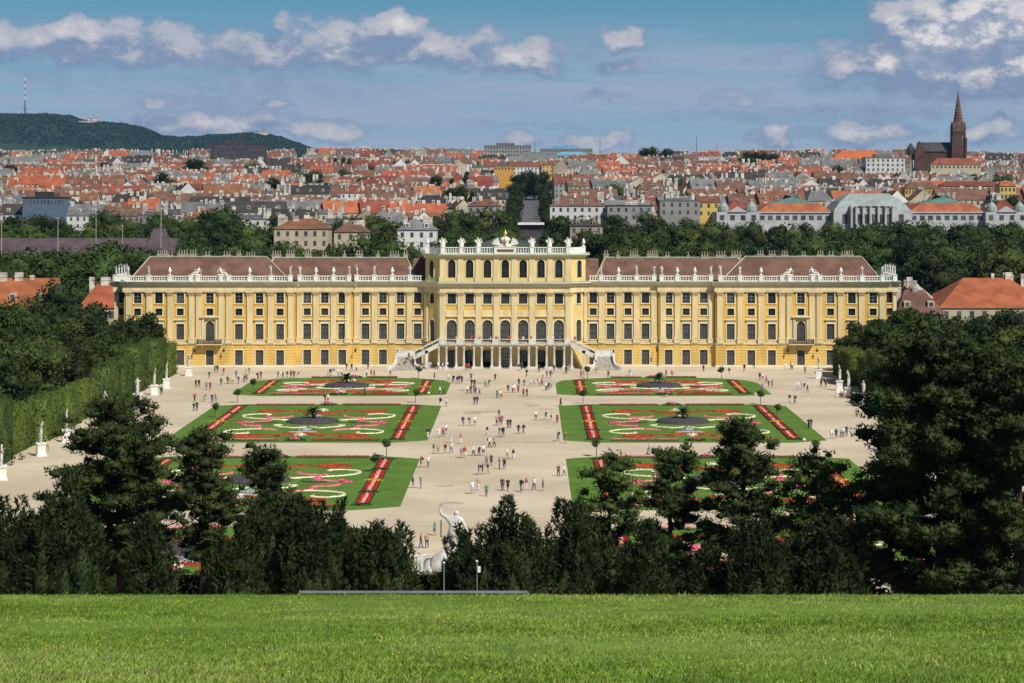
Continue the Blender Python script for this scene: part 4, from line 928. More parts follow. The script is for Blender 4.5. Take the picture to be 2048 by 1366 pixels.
def body_parts(me, shorts=False, sleeves=False):
    for m in (HAIR[0], M_skin, CL['w'], CL['n'], M_shoe): me.materials.append(m)
    idx = []
    for p in me.polygons:
        x, y, z = p.center; ax = abs(x)
        if z > 1.62 or (z > 1.53 and y > .03): i = 0
        elif z > 1.475: i = 1
        elif ax > .215 and z < (1.2 if not sleeves else .92) and z > .7: i = 1
        elif z > .93: i = 2
        elif z > .1: i = 3 if (not shorts or z > .48) else 1
        else: i = 4
        idx.append(i)
    me.polygons.foreach_set('material_index', idx); me.polygons.foreach_set('use_smooth', [True]*len(idx)); me.update(); return me
FIG = [body_parts(skin_mesh('person', person_joints(.19, .15), BODY_E, 'pel')), body_parts(skin_mesh('person', person_joints(-.22, -.17), BODY_E, 'pel'), sleeves=True),
       body_parts(skin_mesh('person', person_joints(.05, .03), BODY_E, 'pel'), shorts=True), body_parts(skin_mesh('person', person_joints(.14, .1), BODY_E, 'pel'), shorts=True),
       body_parts(skin_mesh('person', person_joints(.04, .02, armL=[(-.3, -.12, 1.3), (-.14, -.26, 1.52), (-.06, -.25, 1.6)], armR=[(.3, -.12, 1.3), (.14, -.26, 1.52), (.06, -.25, 1.6)]), BODY_E, 'pel'), sleeves=True)]
bagm = MB(); bagm.box(-.15, .15, .13, .30, 1.02, 1.42); bagm.box(-.12, .12, .30, .36, 1.05, 1.25); BAG = bagm.mesh('backpack', mat('backpack_fabric', (.03, .03, .04), .8, rnd=.5))
PPL = []
def Q(ox, oy, k_): return lambda L: [PPL.append((ox+x/k_, oy+y/k_, c, z)) for x, y, c, *z in [(a+(0,))[:4] for a in L]]
Q(820, 730, 4.71)([(230,138,'kk'),(362,158,'we'),(406,172,'kn'),(446,178,'ke'),(466,170,'nd'),(489,175,'kk'),(575,148,'bk'),(802,152,'kk'),(541,272,'wk'),(572,270,'kk'),(603,262,'nn'),(618,278,'wd'),(655,278,'wk'),(580,210,'ke'),(608,212,'kk'),
 (710,212,'en'),(741,212,'qe'),(821,315,'bd'),(852,316,'wd'),(868,305,'yy'),(924,262,'kd'),(967,262,'wd'),(982,262,'wp'),(1019,264,'rk'),(1026,200,'nk'),(1076,205,'ke'),(1135,205,'wt'),(1170,205,'wr'),(1218,200,'we'),(1243,200,'pk'),(1068,296,'rk'),(1102,300,'nk'),
 (1098,108,'kn'),(1250,125,'we'),(1290,125,'ek'),(1324,125,'nd'),(1350,125,'cw'),(1282,242,'wk'),(1304,240,'kk'),(1330,222,'ce'),(286,392,'nw'),(342,394,'wd'),(606,375,'kd'),(632,375,'kd'),(502,576,'ee'),(562,574,'gt'),(610,574,'wb'),(838,500,'qe'),(848,572,'rd'),(818,574,'ek'),(865,560,'dd'),
 (922,596,'on'),(946,596,'kd'),(1022,648,'kn'),(1068,648,'kd'),(727,666,'kw'),(843,682,'nt'),(876,682,'kd'),(312,676,'pn'),(340,650,'wd'),(272,684,'ww'),(384,738,'cw'),(478,742,'pw'),(748,778,'wk'),(794,778,'tk'),(1186,520,'wk'),(1280,515,'wd'),(1330,545,'kw'),(1387,548,'rk'),
 (224,836,'gt'),(264,838,'te'),(332,838,'kt'),(388,834,'wd'),(486,878,'et'),(514,878,'rw'),(597,858,'wk'),(650,856,'wk'),(691,858,'wk'),(916,884,'we'),(973,892,'kw'),(722,950,'ed'),(766,950,'ok'),(842,980,'kd'),(888,986,'kd'),(648,1036,'bd'),(684,1032,'kd'),(734,1028,'kt'),
 (104,966,'rk'),(172,966,'we'),(1398,1050,'ok'),(1452,1046,'we'),(28,1160,'nd'),(102,1164,'qe'),(588,1218,'wc'),(640,1180,'tw'),(720,1240,'gd'),(870,1185,'nk'),(922,1190,'kk'),(1046,1198,'kd'),(1098,1180,'pw'),(1168,1180,'wk'),(1253,1188,'ed'),(1418,392,'kk'),(1394,718,'kd'),(1466,740,'oe'),(170,684,'kw'),
 (524,50,'rk'),(552,52,'rk'),(1026,60,'kw'),(1052,50,'gd'),(1214,72,'kk'),(1356,64,'kd'),(1470,80,'kd'),(282,280,'we'),(318,282,'ok')])
Q(340, 730, 3.413)([(306,52,'ek'),(324,52,'kk'),(366,72,'rt'),(268,94,'nd'),(452,88,'bd'),(518,62,'wd'),(540,66,'gt'),(176,152,'kn'),(198,154,'kk'),(248,170,'ed'),(274,174,'rk'),(349,140,'nd'),(394,130,'tk'),(413,130,'yt'),(432,130,'we'),(467,130,'oe'),(506,118,'rk'),(523,116,'ek'),(600,102,'kk'),(620,96,'nr'),
 (737,92,'ke'),(756,84,'ww'),(770,96,'kk'),(800,92,'kt'),(826,88,'rk'),(846,92,'nd'),(872,90,'ww'),(1078,78,'wr'),(1094,76,'ke'),(1115,74,'bw'),(1150,78,'we'),(1172,78,'wk'),(1206,36,'kt'),(1240,42,'nd'),(1272,46,'wk'),(1342,80,'wk'),(1374,82,'ed'),(1394,82,'nk'),(1504,84,'et'),(1352,28,'kd'),
 (168,250,'rk'),(163,316,'kd'),(184,312,'kk'),(233,252,'we'),(287,260,'kd'),(310,250,'rd'),(1060,256,'kk'),(1079,256,'wr'),(1330,210,'bk'),(481,960,'wn')])
Q(1080, 730, 3.413)([(180,60,'kd'),(200,40,'ee'),(280,78,'tk'),(298,78,'wd'),(386,54,'yt'),(466,88,'kd'),(610,76,'ww'),(622,78,'cw'),(861,80,'kd'),(901,86,'pt'),(1116,46,'rk'),(1249,46,'ck'),(1291,68,'kt'),(1395,46,'kd'),(1461,24,'kk'),(1500,104,'ke'),(1520,108,'wd'),(1545,124,'pk'),(1562,158,'kk'),(1584,158,'nd'),
 (1516,180,'vv'),(1677,38,'ww'),(1712,30,'ke'),(1722,32,'wk'),(1810,58,'tk'),(1762,170,'wc'),(1785,160,'we'),(1803,170,'cb'),(1826,190,'nd'),(1920,150,'kk'),(1950,150,'nk'),(1704,262,'kw'),(1739,266,'ok'),(1834,436,'kk'),(1850,434,'nd'),(1990,504,'wc'),(2022,506,'kk'),(855,220,'rk'),(866,218,'nd'),(143,282,'kk')])
Q(1500, 560, 3.252)([(594,1025,'cd'),(606,1022,'wk'),(628,1018,'nd'),(570,770,'ww'),(590,768,'we'),(608,770,'wp'),(646,766,'wk'),(463,698,'nk'),(491,698,'kk')])
Q(0, 560, 3.252)([(943,818,'rr'),(975,888,'pk'),(1001,886,'kk'),(308,1110,'ye'),(296,1085,'gk'),(1050,750,'kk')])
Q(680, 960, 3.303)([(625,368,'qd'),(535,452,'rd'),(574,450,'tk')])
Q(780, 630, 8.533)([(160,940,'rw'),(268,918,'kk'),(368,935,'kn'),(428,935,'ke'),(455,905,'pw'),(660,930,'cw'),(795,930,'ke'),(825,935,'wk'),(900,940,'wo'),(975,922,'wk'),(690,925,'ce')])
Q(1180, 700, 6.)([(20,190,'kd'),(45,195,'wk'),(75,210,'tk'),(310,205,'ek')])
TERR = [(912, 'we'), (946, 'kk'), (943, 'rr'), (955, 'wk'), (960, 'pk'), (981, 'wn'), (992, 'kk'), (997, 'tk'), (1016, 'rk'), (1020, 'ro'), (1041, 'kk'), (1046, 'we'), (1062, 'kk'), (1106, 'wk'), (1112, 'kd'), (1120, 'ee'), (1150, 'rp')]
STEP = [(818, 2.0, -9.4, 'cn'), (823, 1.6, -10.1, 'we'), (812, 1.2, -10.8, 'kk'), (828, 1.0, -11.2, 'kd'), (831, 2.2, -9.2, 'ek'), (1192, 1.2, -11.0, 'we')]
used = {}
def region(px, py, d):
    x = d*(px-VX)/F - AX
    if py > 1030: return 'by the white statue group'
    if d > 478: return 'before the palace front'
    if abs(x) < 11.5: return 'on the central walk near the ' + ('palace' if d > 440 else ('second beds' if d > 345 else 'third beds'))
    if abs(x) < 53: return f"on the cross path by the {'left' if x < 0 else 'right'} beds"
    return f"on the {'left' if x < 0 else 'right'} side walk by the statues"
PEOPLE = []
for (px, py, c, z) in PPL:
    p = ground(px, py); PEOPLE.append((p, c, region(px, py, p.y)))
for px, c in TERR: PEOPLE.append((Vector(((px-VX)/F*(PY-7.2), PY-7.2+random.uniform(0, 1.5), 5.62)), c, 'on the palace terrace'))
for px, z, yy, c in STEP: PEOPLE.append((Vector(((px-VX)/F*(PY+yy), PY+yy, max(0, 2.9*(1-(math.floor(15*(-8.2-yy)/4.6)+1)/15)))), c, 'on the outer palace steps'))
byl = {}
for i, (p, c, rgn) in enumerate(PEOPLE): byl.setdefault((c, rgn), []).append(i)
rr_ = random.Random(9)
for i, (p, c, rgn) in enumerate(PEOPLE):
    same = sorted(byl[(c, rgn)], key=lambda k_: PEOPLE[k_][0].x/PEOPLE[k_][0].y)
    t, b = CLOTH[c[0]][0], CLOTH[c[1]][0]; lb = f'person in {t} and {b} {rgn}'.replace('light blue', 'pale-blue')
    if len(same) > 1: lb += f', {nth(same.index(i))} from left'
    o = link('person', FIG[4] if i in (92,) else FIG[rr_.choice([0, 1, 2, 3, 0, 1])], None, p, rr_.choice([0, math.pi, 0, math.pi, 1.4, -1.4])+rr_.uniform(-.5, .5), rr_.uniform(.95, 1.06), lb, 'person', 'visitors in the garden')
    for j, m in enumerate((rr_.choice(HAIR), None, CL[c[0]], CL[c[1]], None)):
        if m: o.material_slots[j].link = 'OBJECT'; o.material_slots[j].material = m
    if rr_.random() < .22: link('backpack', BAG, o)

# ---------------------------------------------------------------- statues
M_marble = mat('weathered_marble', (.42, .41, .38), .8, col2=(.68, .67, .63), scale=1.5)
def statue_mesh(nm, aL, aR, robe=True, lean=0.):
    J = person_joints(.05, .05, robe, aL, aR)
    if lean: J = {k_: (v[0]+lean*(v[2]-.9), v[1], v[2], v[3]) for k_, v in J.items()}
    me = skin_mesh(nm, J, BODY_E, 'pel'); me.materials.append(M_marble); me.polygons.foreach_set('use_smooth', [True]*len(me.polygons)); return me
STAT = [statue_mesh('figure', [(-.33, -.1, 1.25), (-.2, -.25, 1.15), (-.12, -.27, 1.18)], None), statue_mesh('figure', None, [(.34, -.05, 1.55), (.33, -.1, 1.8), (.32, -.1, 1.88)], lean=.06), statue_mesh('figure', [(-.32, -.1, 1.6), (-.15, -.1, 1.82), (-.08, -.1, 1.86)], [(.33, -.1, 1.6), (.15, -.1, 1.82), (.08, -.1, 1.86)], lean=-.05),
        statue_mesh('figure', [(-.3, .05, 1.2), (-.22, -.12, 1.05), (-.16, -.18, 1.05)], [(.32, -.1, 1.2), (.2, -.26, 1.3), (.1, -.28, 1.36)])]
dr = MB(); dr.tube([(.1, .0, 0), (.06, .05, .35), (-.02, .06, .75), (.08, .07, 1.1), (.12, .05, 1.32)], [.17, .15, .14, .12, .06], 7); DRAPE = dr.mesh('drapery', M_marble, True)
PEDM = MB(); PEDM.box(-.75, .75, -.75, .75, 0, .28); PEDM.box(-.6, .6, -.6, .6, .28, 1.75); PEDM.box(-.72, .72, -.72, .72, 1.75, 1.98); PEDM = PEDM.mesh('pedestal', M_white)
GST = [(378, 752), (333, 777), (309, 790), (275, 808), (210, 838), (133, 884), (82, 912), (3, 960), (1638, 757), (1679, 781), (1697, 795), (1727, 814)]
for i, (px, py) in enumerate(GST):
    p = ground(px, py); L_ = px < 1000
    o = thing('garden_statue', f"white marble statue on pedestal, {nth(i if L_ else i-8)} from the palace along the {'left' if L_ else 'right'} hedge", 'statue', p, (R(90) if L_ else R(-90))+random.uniform(-.5, .5), 'marble statues along the hedges')
    link('pedestal', PEDM, o); link('figure', STAT[i % 4], o, loc=(0, 0, 1.98), sc=1.72); link('drapery', DRAPE, o, loc=(0, 0, 1.98), sc=1.72)
# figures, urns and trophies on the palace roof line
UR = MB(); UR.lathe([(.28, 0), (.28, .12), (.12, .22), (.12, .34), (.34, .62), (.44, .9), (.42, 1.05), (.22, 1.15), (.3, 1.25), (.26, 1.4), (.1, 1.62), (.02, 1.8)], n=10); UR = UR.mesh('roof_urn', M_white, True)
def recline():
    J = {'pel': (0, 0, .45, .26), 'wai': (.12, 0, .72, .2), 'che': (.2, 0, 1.0, .25), 'nec': (.22, 0, 1.25, .09), 'hea': (.22, -.02, 1.4, .14), 'top': (.22, 0, 1.52, .12), 'shL': (-.08, 0, 1.1, .09), 'elL': (-.4, -.1, .9, .07), 'wrL': (-.6, -.15, 1.05, .06), 'haL': (-.7, -.15, 1.1, .05),
         'shR': (.45, 0, 1.1, .09), 'elR': (.62, 0, .8, .07), 'wrR': (.66, -.1, .5, .06), 'haR': (.66, -.12, .4, .05), 'hiL': (-.2, -.05, .42, .2), 'knL': (-.7, -.15, .55, .15), 'anL': (-1.1, -.15, .25, .1), 'toL': (-1.3, -.15, .15, .07), 'hiR': (-.1, .1, .35, .2), 'knR': (-.65, .1, .3, .15), 'anR': (-1.15, .1, .15, .1), 'toR': (-1.35, .1, .1, .07)}
    me = skin_mesh('figure', J, BODY_E, 'pel'); me.materials.append(M_white); return me
REC = recline(); RECB = MB(); RECB.box(-1.4, .8, -.4, .4, 0, .2); RECB = RECB.mesh('plinth', M_white)
TRO = MB()
for i in range(9):
    a = -1.1 + 2.2*i/8; TRO.tube([(0, .05*(i % 2), .35), (.75*math.sin(a), .08*(i % 3), .45+1.15*math.cos(a)*(1-.12*(i % 3))), (.95*math.sin(a), .08*(i % 3), .55+1.4*math.cos(a)*(1-.12*(i % 3)))], [.05, .09, .03], 5)
TRO.lathe([(.42, 0), (.5, .25), (.36, .6), (.24, .95), (.3, 1.05), (.2, 1.3)], n=8, sy=.75); TRO = TRO.mesh('roof_trophy', M_white)
ROOF = [('s', 751), ('s', 710), ('u', 668), ('r', 612), ('r', 566), ('u', 509), ('s', 467), ('s', 428), ('s', 410), ('u', 378), ('u', 343), ('s', 312), ('s', 297), ('s', 262), ('u', 226), ('s', 191)]
for s in (-1, 1):
    cnt = {}
    for t, off in ROOF:
        yy = {True: YC}.get(off > 419, YB if off > 306 else YA) - .55; nm = 'left' if s < 0 else 'right'; k_ = cnt.get(t, 0); cnt[t] = k_+1
        loc = (AX + s*off*K, PY+yy, ZT+1.48); end = f'{nth(k_)} from the {nm} end'
        if t == 'u': link('roof_urn', UR, None, loc, label=f'white stone urn on the {nm} palace balustrade, {end}', cat='urn', group='roof balustrade ornaments')
        elif t == 's':
            o = thing('roof_statue', f'white standing statue on the {nm} palace balustrade, {end}', 'statue', loc, random.uniform(-.5, .5), 'roof balustrade ornaments'); link('figure', STAT[(k_*3+(s > 0)) % 4], o, sc=1.22); link('drapery', DRAPE, o, sc=1.22)
        else:
            o = thing('reclining_statue', f'white reclining figure on the {nm} palace balustrade, {end}', 'statue', loc, 0, 'roof balustrade ornaments'); link('figure', REC, o, sc=(1.15*s*(1 if k_ else -1), 1.15, 1.15)); link('plinth', RECB, o, sc=(s*(1 if k_ else -1), 1, 1))
    for i in range(5):
        o = thing('roof_statue', f"white standing statue on the {'left' if s < 0 else 'right'} side return of the roof, {nth(i)} from front", 'statue', (AX+s*779*K, PY+.1+3.4*i, ZT+1.48), s*.9, 'roof balustrade ornaments'); link('figure', STAT[i % 4], o, sc=1.22); link('drapery', DRAPE, o, sc=1.22)
    link('roof_urn', UR, None, (AX+s*156*K, PY+CY-.2, ZA+1.6), label=f"white urn at the {'left' if s < 0 else 'right'} corner of the attic balustrade", cat='urn', group='attic ornaments')
for i, off in enumerate(aped): link('roof_trophy', TRO, None, (AX+off*K, PY+CF-.2, ZA+1.6), sc=1.12, label=f'white stone trophy of flags on the attic balustrade, {nth(i)} from the left', cat='sculpture', group='attic ornaments')
cr_ = thing('roof_crest', 'white eagle crest with flags and golden orb above the palace centre', 'sculpture', (AX, PY+CF-.1, ZA+1.65))
m = MB(); m.lathe([(1.4, 0), (1.5, .3), (.75, .55), (.7, 1.0), (1.15, 1.4), (1.1, 1.7), (.7, 2.0), (.3, 2.15)], n=14, sy=.45); m.build('shell', M_white, cr_, smooth=True)
for e in (-1, 1):
    m = MB()
    for i in range(7): a = .35 + 1.0*i/6; m.tube([(e*1.1, -.3, .2), (e*(1.1+1.6*math.sin(a)), -.35, .2+1.55*math.cos(a)), (e*(1.1+2.0*math.sin(a)), -.35, .2+1.9*math.cos(a))], [.09, .13, .03], 5)
    m.build('flags', M_white, cr_)
m = MB(); m.lathe([(.12, 0), (.32, .5), (.24, 1.0), (.1, 1.7)], 0, -.75, .2, 8); m.lathe([(.2, 0), (.38, .2), (.45, .5), (.33, .85), (.12, 1.05), (.1, 1.3), (.02, 1.45)], 0, -.1, 2.25, 12); m.build('golden_orb', M_gold, cr_, smooth=True)

# the big fountain group seen from behind between the yews
fg = thing('fountain_statue_group', 'large white marble fountain group seen from behind, standing figure with raised arm', 'statue group', ((897-VX)/F*226, 226, 0))
BX = (897-VX)/F*226
def bigfig(nm, J): me = skin_mesh(nm, J, BODY_E, 'pel'); me.materials.append(M_marble); me.polygons.foreach_set('use_smooth', [True]*len(me.polygons)); return link(nm, me, fg)
P_ = lambda px, py, dd=0.: ((px-VX)/F*226 - BX, dd, CAMZ+(VY-py)/F*226)
J = {'pel': P_(910, 1063)+(.62,), 'wai': P_(911, 1052)+(.55,), 'che': P_(909, 1041)+(.62,), 'nec': P_(911, 1031)+(.2,), 'hea': P_(913, 1026)+(.30,), 'top': P_(914, 1021)+(.26,),
     'shL': P_(896, 1036)+(.26,), 'elL': P_(884, 1030)+(.19,), 'wrL': P_(880, 1021)+(.14,), 'haL': P_(882, 1016)+(.15,), 'shR': P_(922, 1038)+(.26,), 'elR': P_(929, 1050)+(.2,), 'wrR': P_(934, 1062, -.3)+(.15,), 'haR': P_(935, 1066, -.4)+(.14,),
     'hiL': P_(903, 1068)+(.5,), 'knL': P_(898, 1082, .5)+(.36,), 'anL': P_(897, 1098, .3)+(.25,), 'toL': P_(895, 1102, .6)+(.2,), 'hiR': P_(917, 1068)+(.5,), 'knR': P_(921, 1084, .4)+(.36,), 'anR': P_(922, 1100, .2)+(.25,), 'toR': P_(923, 1103, .5)+(.2,)}
f0 = bigfig('standing_figure', J)
m = MB()
for i, (dx, dz) in enumerate(((-.18, .42), (-.06, .52), (.06, .5), (.17, .4), (.26, .12))): b0 = P_(882, 1016); m.tube([(b0[0]+dx*.5, 0, b0[2]), (b0[0]+dx, 0, b0[2]+dz*.6), (b0[0]+dx*1.1, -.05, b0[2]+dz)], [.07, .06, .04], 5)
m.build('raised_fingers', M_marble, f0)
m = MB(); a_, b_ = P_(882, 1040), P_(882, 1075); m.tube([a_, b_], .06, 6); m.build('staff', M_iron, fg)
J2 = {k_: (-2.9 + v[0]*1.9, v[1]*1.9, .9+v[2]*1.9, v[3]*2.) for k_, v in person_joints(.05, .05, True, [(-.32, -.1, 1.2), (-.3, .1, .95), (-.28, .12, .85)], [(.4, .05, 1.4), (.62, .1, 1.45), (.75, .1, 1.52)]).items()}
bigfig('kneeling_figure', {k_: (v[0], v[1], v[2]*.72, v[3]) for k_, v in J2.items()})
v, f = ICO2; rgk = np.random.default_rng(6)
for i, (x, y, r, h) in enumerate([(0, 0, 1.9, 3.6), (-1.6, .2, 1.5, 2.2), (1.7, .3, 1.6, 3.0), (-3.0, -.2, 1.4, 1.2), (3.2, .2, 1.5, 1.9)]):
    V = v*np.array([r, r*.8, h])*(1+.13*rgk.normal(size=(len(v), 1)))+np.array([x, y+.3, 0]); V[:, 2] = np.maximum(0, V[:, 2]); link('rock', npmesh('rock', V, f, M_marble), fg)
# railing, poles
rl = thing('metal_railing', 'long low grey metal railing along the brow of the lawn', 'railing', (0, 63.5, terrain(0, 63.5)))
x0, x1 = (598-VX)/F*63.5, (1057-VX)/F*63.5; zt = CAMZ+(VY-1182)/F*63.5 - terrain(0, 63.5)
m = MB(); m.box(x0, x1, -.04, .04, zt-.06, zt); m.build('top_rail', mat('galvanised', (.42, .43, .45), .4, .1, 2, metal=.6), rl)
m = MB(); m.box(x0, x1, -.02, .02, zt-.5, zt-.46); m.build('lower_rail', mat('galvanised', (.4, .4, .4)), rl)
for i in range(6): x = x0+(x1-x0)*i/5; m = MB(); m.box(x-.03, x+.03, -.03, .03, -.3, zt-.06); m.build('post', mat('galvanised', (.4, .4, .4)), rl)
for px, top, lb, box in ((888, 1125, 'thin grey metal pole without a box at the lawn brow', 0), (954, 1122, 'thin grey metal pole carrying a small white box at the lawn brow', 1)):
    z0 = terrain(0, 64.5); zt = CAMZ+(VY-top)/F*64.5-z0; o = thing('metal_pole', lb, 'pole', ((px-VX)/F*64.5, 64.5, z0))
    m = MB(); m.tube([(0, 0, -.3), (0, 0, zt)], .017, 6); m.build('post', mat('galvanised', (.4, .4, .4)), o)
    m = MB(); m.box(-.03, .03, -.03, .03, zt-.02, zt+.02); m.build('cap', M_white, o)
    if box: m = MB(); m.box(.02, .1, -.05, .05, zt-.32, zt-.16); m.build('device_box', M_white, o)

# benches along the left hedge
for i, (px, py) in enumerate([(24, 940), (42, 930), (64, 919)]):
    p = ground(px, py); p.x = AX-68.9; o = thing('park_bench', f'dark green park bench at the foot of the left hedge, {nth(i)} from the front', 'bench', p, R(90), 'benches by the left hedge')
    m = MB()
    for j in range(3): m.box(-.9, .9, -.42+.15*j, -.30+.15*j, .42, .46)
    m.build('seat', mat('bench_paint', (.02, .06, .045), .6), o)
    m = MB()
    for j in range(2): m.box(-.9, .9, .06, .10, .6+.16*j, .7+.16*j)
    m.build('backrest', mat('bench_paint', (.02, .06, .045), .6), o)
    for sx_ in (-.75, .75):
        for yy in (-.38, .06): m = MB(); m.box(sx_-.03, sx_+.03, yy, yy+.06, 0, .42 if yy < 0 else .86); m.build('leg', M_iron, o)
# lanterns on iron brackets on the palace front
for px in (393, 451, 1573, 1631, 712, 1313):
    u = (px-1011)*K; yy = YC if abs(px-1011) > 419 else YB; m = MB(); m.tube([(u, yy, 4.1), (u, yy-.7, 4.35), (u, yy-1.1, 4.1)], .045, 5); m.lathe([(.06, 0), (.2, .12), (.24, .6), (.1, .78)], u, yy-1.1, 3.3, 6); m.build('wall_lantern', M_iron, pal)
# ---------------------------------------------------------------- the city beyond the park
ROOFC = {'orange': (.33, .105, .045), 'red': (.20, .058, .038), 'brown': (.105, .050, .036), 'dark': (.045, .040, .038), 'grey': (.15, .15, .15), 'rust': (.175, .075, .043)}
WALLC = {'white': (.60, .59, .56), 'cream': (.46, .40, .29), 'grey': (.27, .265, .25), 'yellow': (.58, .43, .13), 'beige': (.34, .28, .20)}
RM = {k_: mat(k_+'_roof_tiles', v, .9, .22, .25, rnd=.16, bump=.4, bscale=3) for k_, v in ROOFC.items()}
WM = {k_: mat(k_+'_house_wall', v, .9, .1, .15, rnd=.12) for k_, v in WALLC.items()}
M_hwin = mat('house_windows', (.075, .08, .085), .25, .5, .3, spec=.5); M_chim = mat('chimney_plaster_pale', (.52, .48, .42), .9, .4, .3)
def house_geo(w_, dp, h, rh, kind, rng, win=True):
    """returns wall, roof, window, chimney builders; front faces -y; origin at front centre of base"""
    W, Rf, G, Ch = MB(), MB(), MB(), MB(); a, b = -w_/2, w_/2; e = .35
    if kind == 'eave':
        W.add([(a,0,-8),(b,0,-8),(b,dp,-8),(a,dp,-8),(a,0,h),(b,0,h),(b,dp,h),(a,dp,h),(a,dp/2,h+rh-.1),(b,dp/2,h+rh-.1)], [(0,1,5,4),(1,2,6,9,5),(2,3,7,6),(3,0,4,8,7)])
        Rf.add([(a-e,-e,h-.15),(b+e,-e,h-.15),(b+e,dp/2,h+rh),(a-e,dp/2,h+rh),(a-e,dp+e,h-.15),(b+e,dp+e,h-.15)], [(0,1,2,3),(3,2,5,4)])
    elif kind == 'hip':
        W.box(a, b, 0, dp, -8, h); i_ = min(w_*.3, dp*.5)
        Rf.add([(a-e,-e,h),(b+e,-e,h),(b+e,dp+e,h),(a-e,dp+e,h),(a+i_,dp/2,h+rh),(b-i_,dp/2,h+rh)], [(0,1,5,4),(1,2,5),(2,3,4,5),(3,0,4)])
    elif kind == 'gable':
        W.add([(a,0,-8),(b,0,-8),(b,dp,-8),(a,dp,-8),(a,0,h),(b,0,h),(b,dp,h),(a,dp,h),(0,0,h+rh-.1),(0,dp,h+rh-.1)], [(0,1,5,8,4),(1,2,6,5),(2,3,7,9,6),(3,0,4,7)])
        Rf.add([(a-e,.1,h-.15),(0,.1,h+rh),(0,dp,h+rh),(a-e,dp,h-.15),(b+e,.1,h-.15),(b+e,dp,h-.15)], [(0,1,2,3),(1,4,5,2)])
    else:  # flat top with set-back attic
        W.box(a, b, 0, dp, -8, h); Rf.box(a-.2, b+.2, -.2, dp+.2, h, h+.4); Rf.box(a+w_*.2, b-w_*.25, dp*.25, dp*.8, h+.4, h+rh*.5)
    if win:
        nc = max(2, int(w_/3.)); nr = max(2, int(h/3.4)); blank = kind == 'gable' and rng.random() < .65
        if not blank:
            for r_ in range(nr):
                for c in range(nc):
                    x = a + w_*(c+.5)/nc; z = h - 2.6 - 3.4*r_; G.add([(x-.55,-.04,z),(x+.55,-.04,z),(x+.55,-.04,z+1.8),(x-.55,-.04,z+1.8)], [(0,1,2,3)])
        if kind in ('eave', 'hip') and rng.random() < .6:
            for c in range(max(2, int(w_/6))):
                x = a + w_*(c+.5)/max(2, int(w_/6)); z = h + rh*.36; y = dp/2*.36; W.add([(x-.8,y-1.,z-.5),(x+.8,y-1.,z-.5),(x+.8,y-1.,z+1.0),(x-.8,y-1.,z+1.0),(x-.8,y+1.5,z+1.1),(x+.8,y+1.5,z+1.1)], [(0,1,2,3),(3,2,5,4),(0,3,4),(1,5,2)]); G.add([(x-.5,y-1.05,z-.2),(x+.5,y-1.05,z-.2),(x+.5,y-1.05,z+.8),(x-.5,y-1.05,z+.8)], [(0,1,2,3)])
    for c in range(rng.integers(2, 6)+int(w_/10)):
        x = rng.uniform(a+1, b-1); y = dp/2+rng.uniform(-1.5, 1.5); cw = rng.uniform(.35, 1.1); zb = h if kind != 'flat' else h-.5
        if kind == 'gable': x *= .3
        Ch.box(x-cw, x+cw, y-.4, y+.4, zb, h+rh+rng.uniform(.6, 1.6)); Ch.box(x-cw-.1, x+cw+.1, y-.5, y+.5, h+rh+.3, h+rh+.45)
    return W, Rf, G, Ch
def put_house(pos, w_, dp, h, rh, kind, rc, wc, label, rng, name='house', group='houses of the city hillside', rz=0.):
    o = thing(name, label, 'house', pos, rz, group); W, Rf, G, Ch = house_geo(w_, dp, h, rh, kind, rng)
    W.build('wall', WM[wc], o); Rf.build('roof', RM[rc], o)
    if G.f: G.build('windows', M_hwin, o, kind='stuff')
    if Ch.f: Ch.build('chimneys', M_chim, o, kind='stuff')
    return o
cr_rng = np.random.default_rng(77)
ROWS = [1046, 1084, 1122, 1162, 1204, 1248, 1294, 1343, 1395, 1450, 1508, 1570, 1636, 1706, 1780, 1860, 1945, 2035, 2130, 2230, 2340, 2460, 2580]
farW, farR = {}, {}
INDIV = 11
rowlab = ['lowest'] + [nth(i)+' lowest' for i in range(1, 12)]
DORM = {}
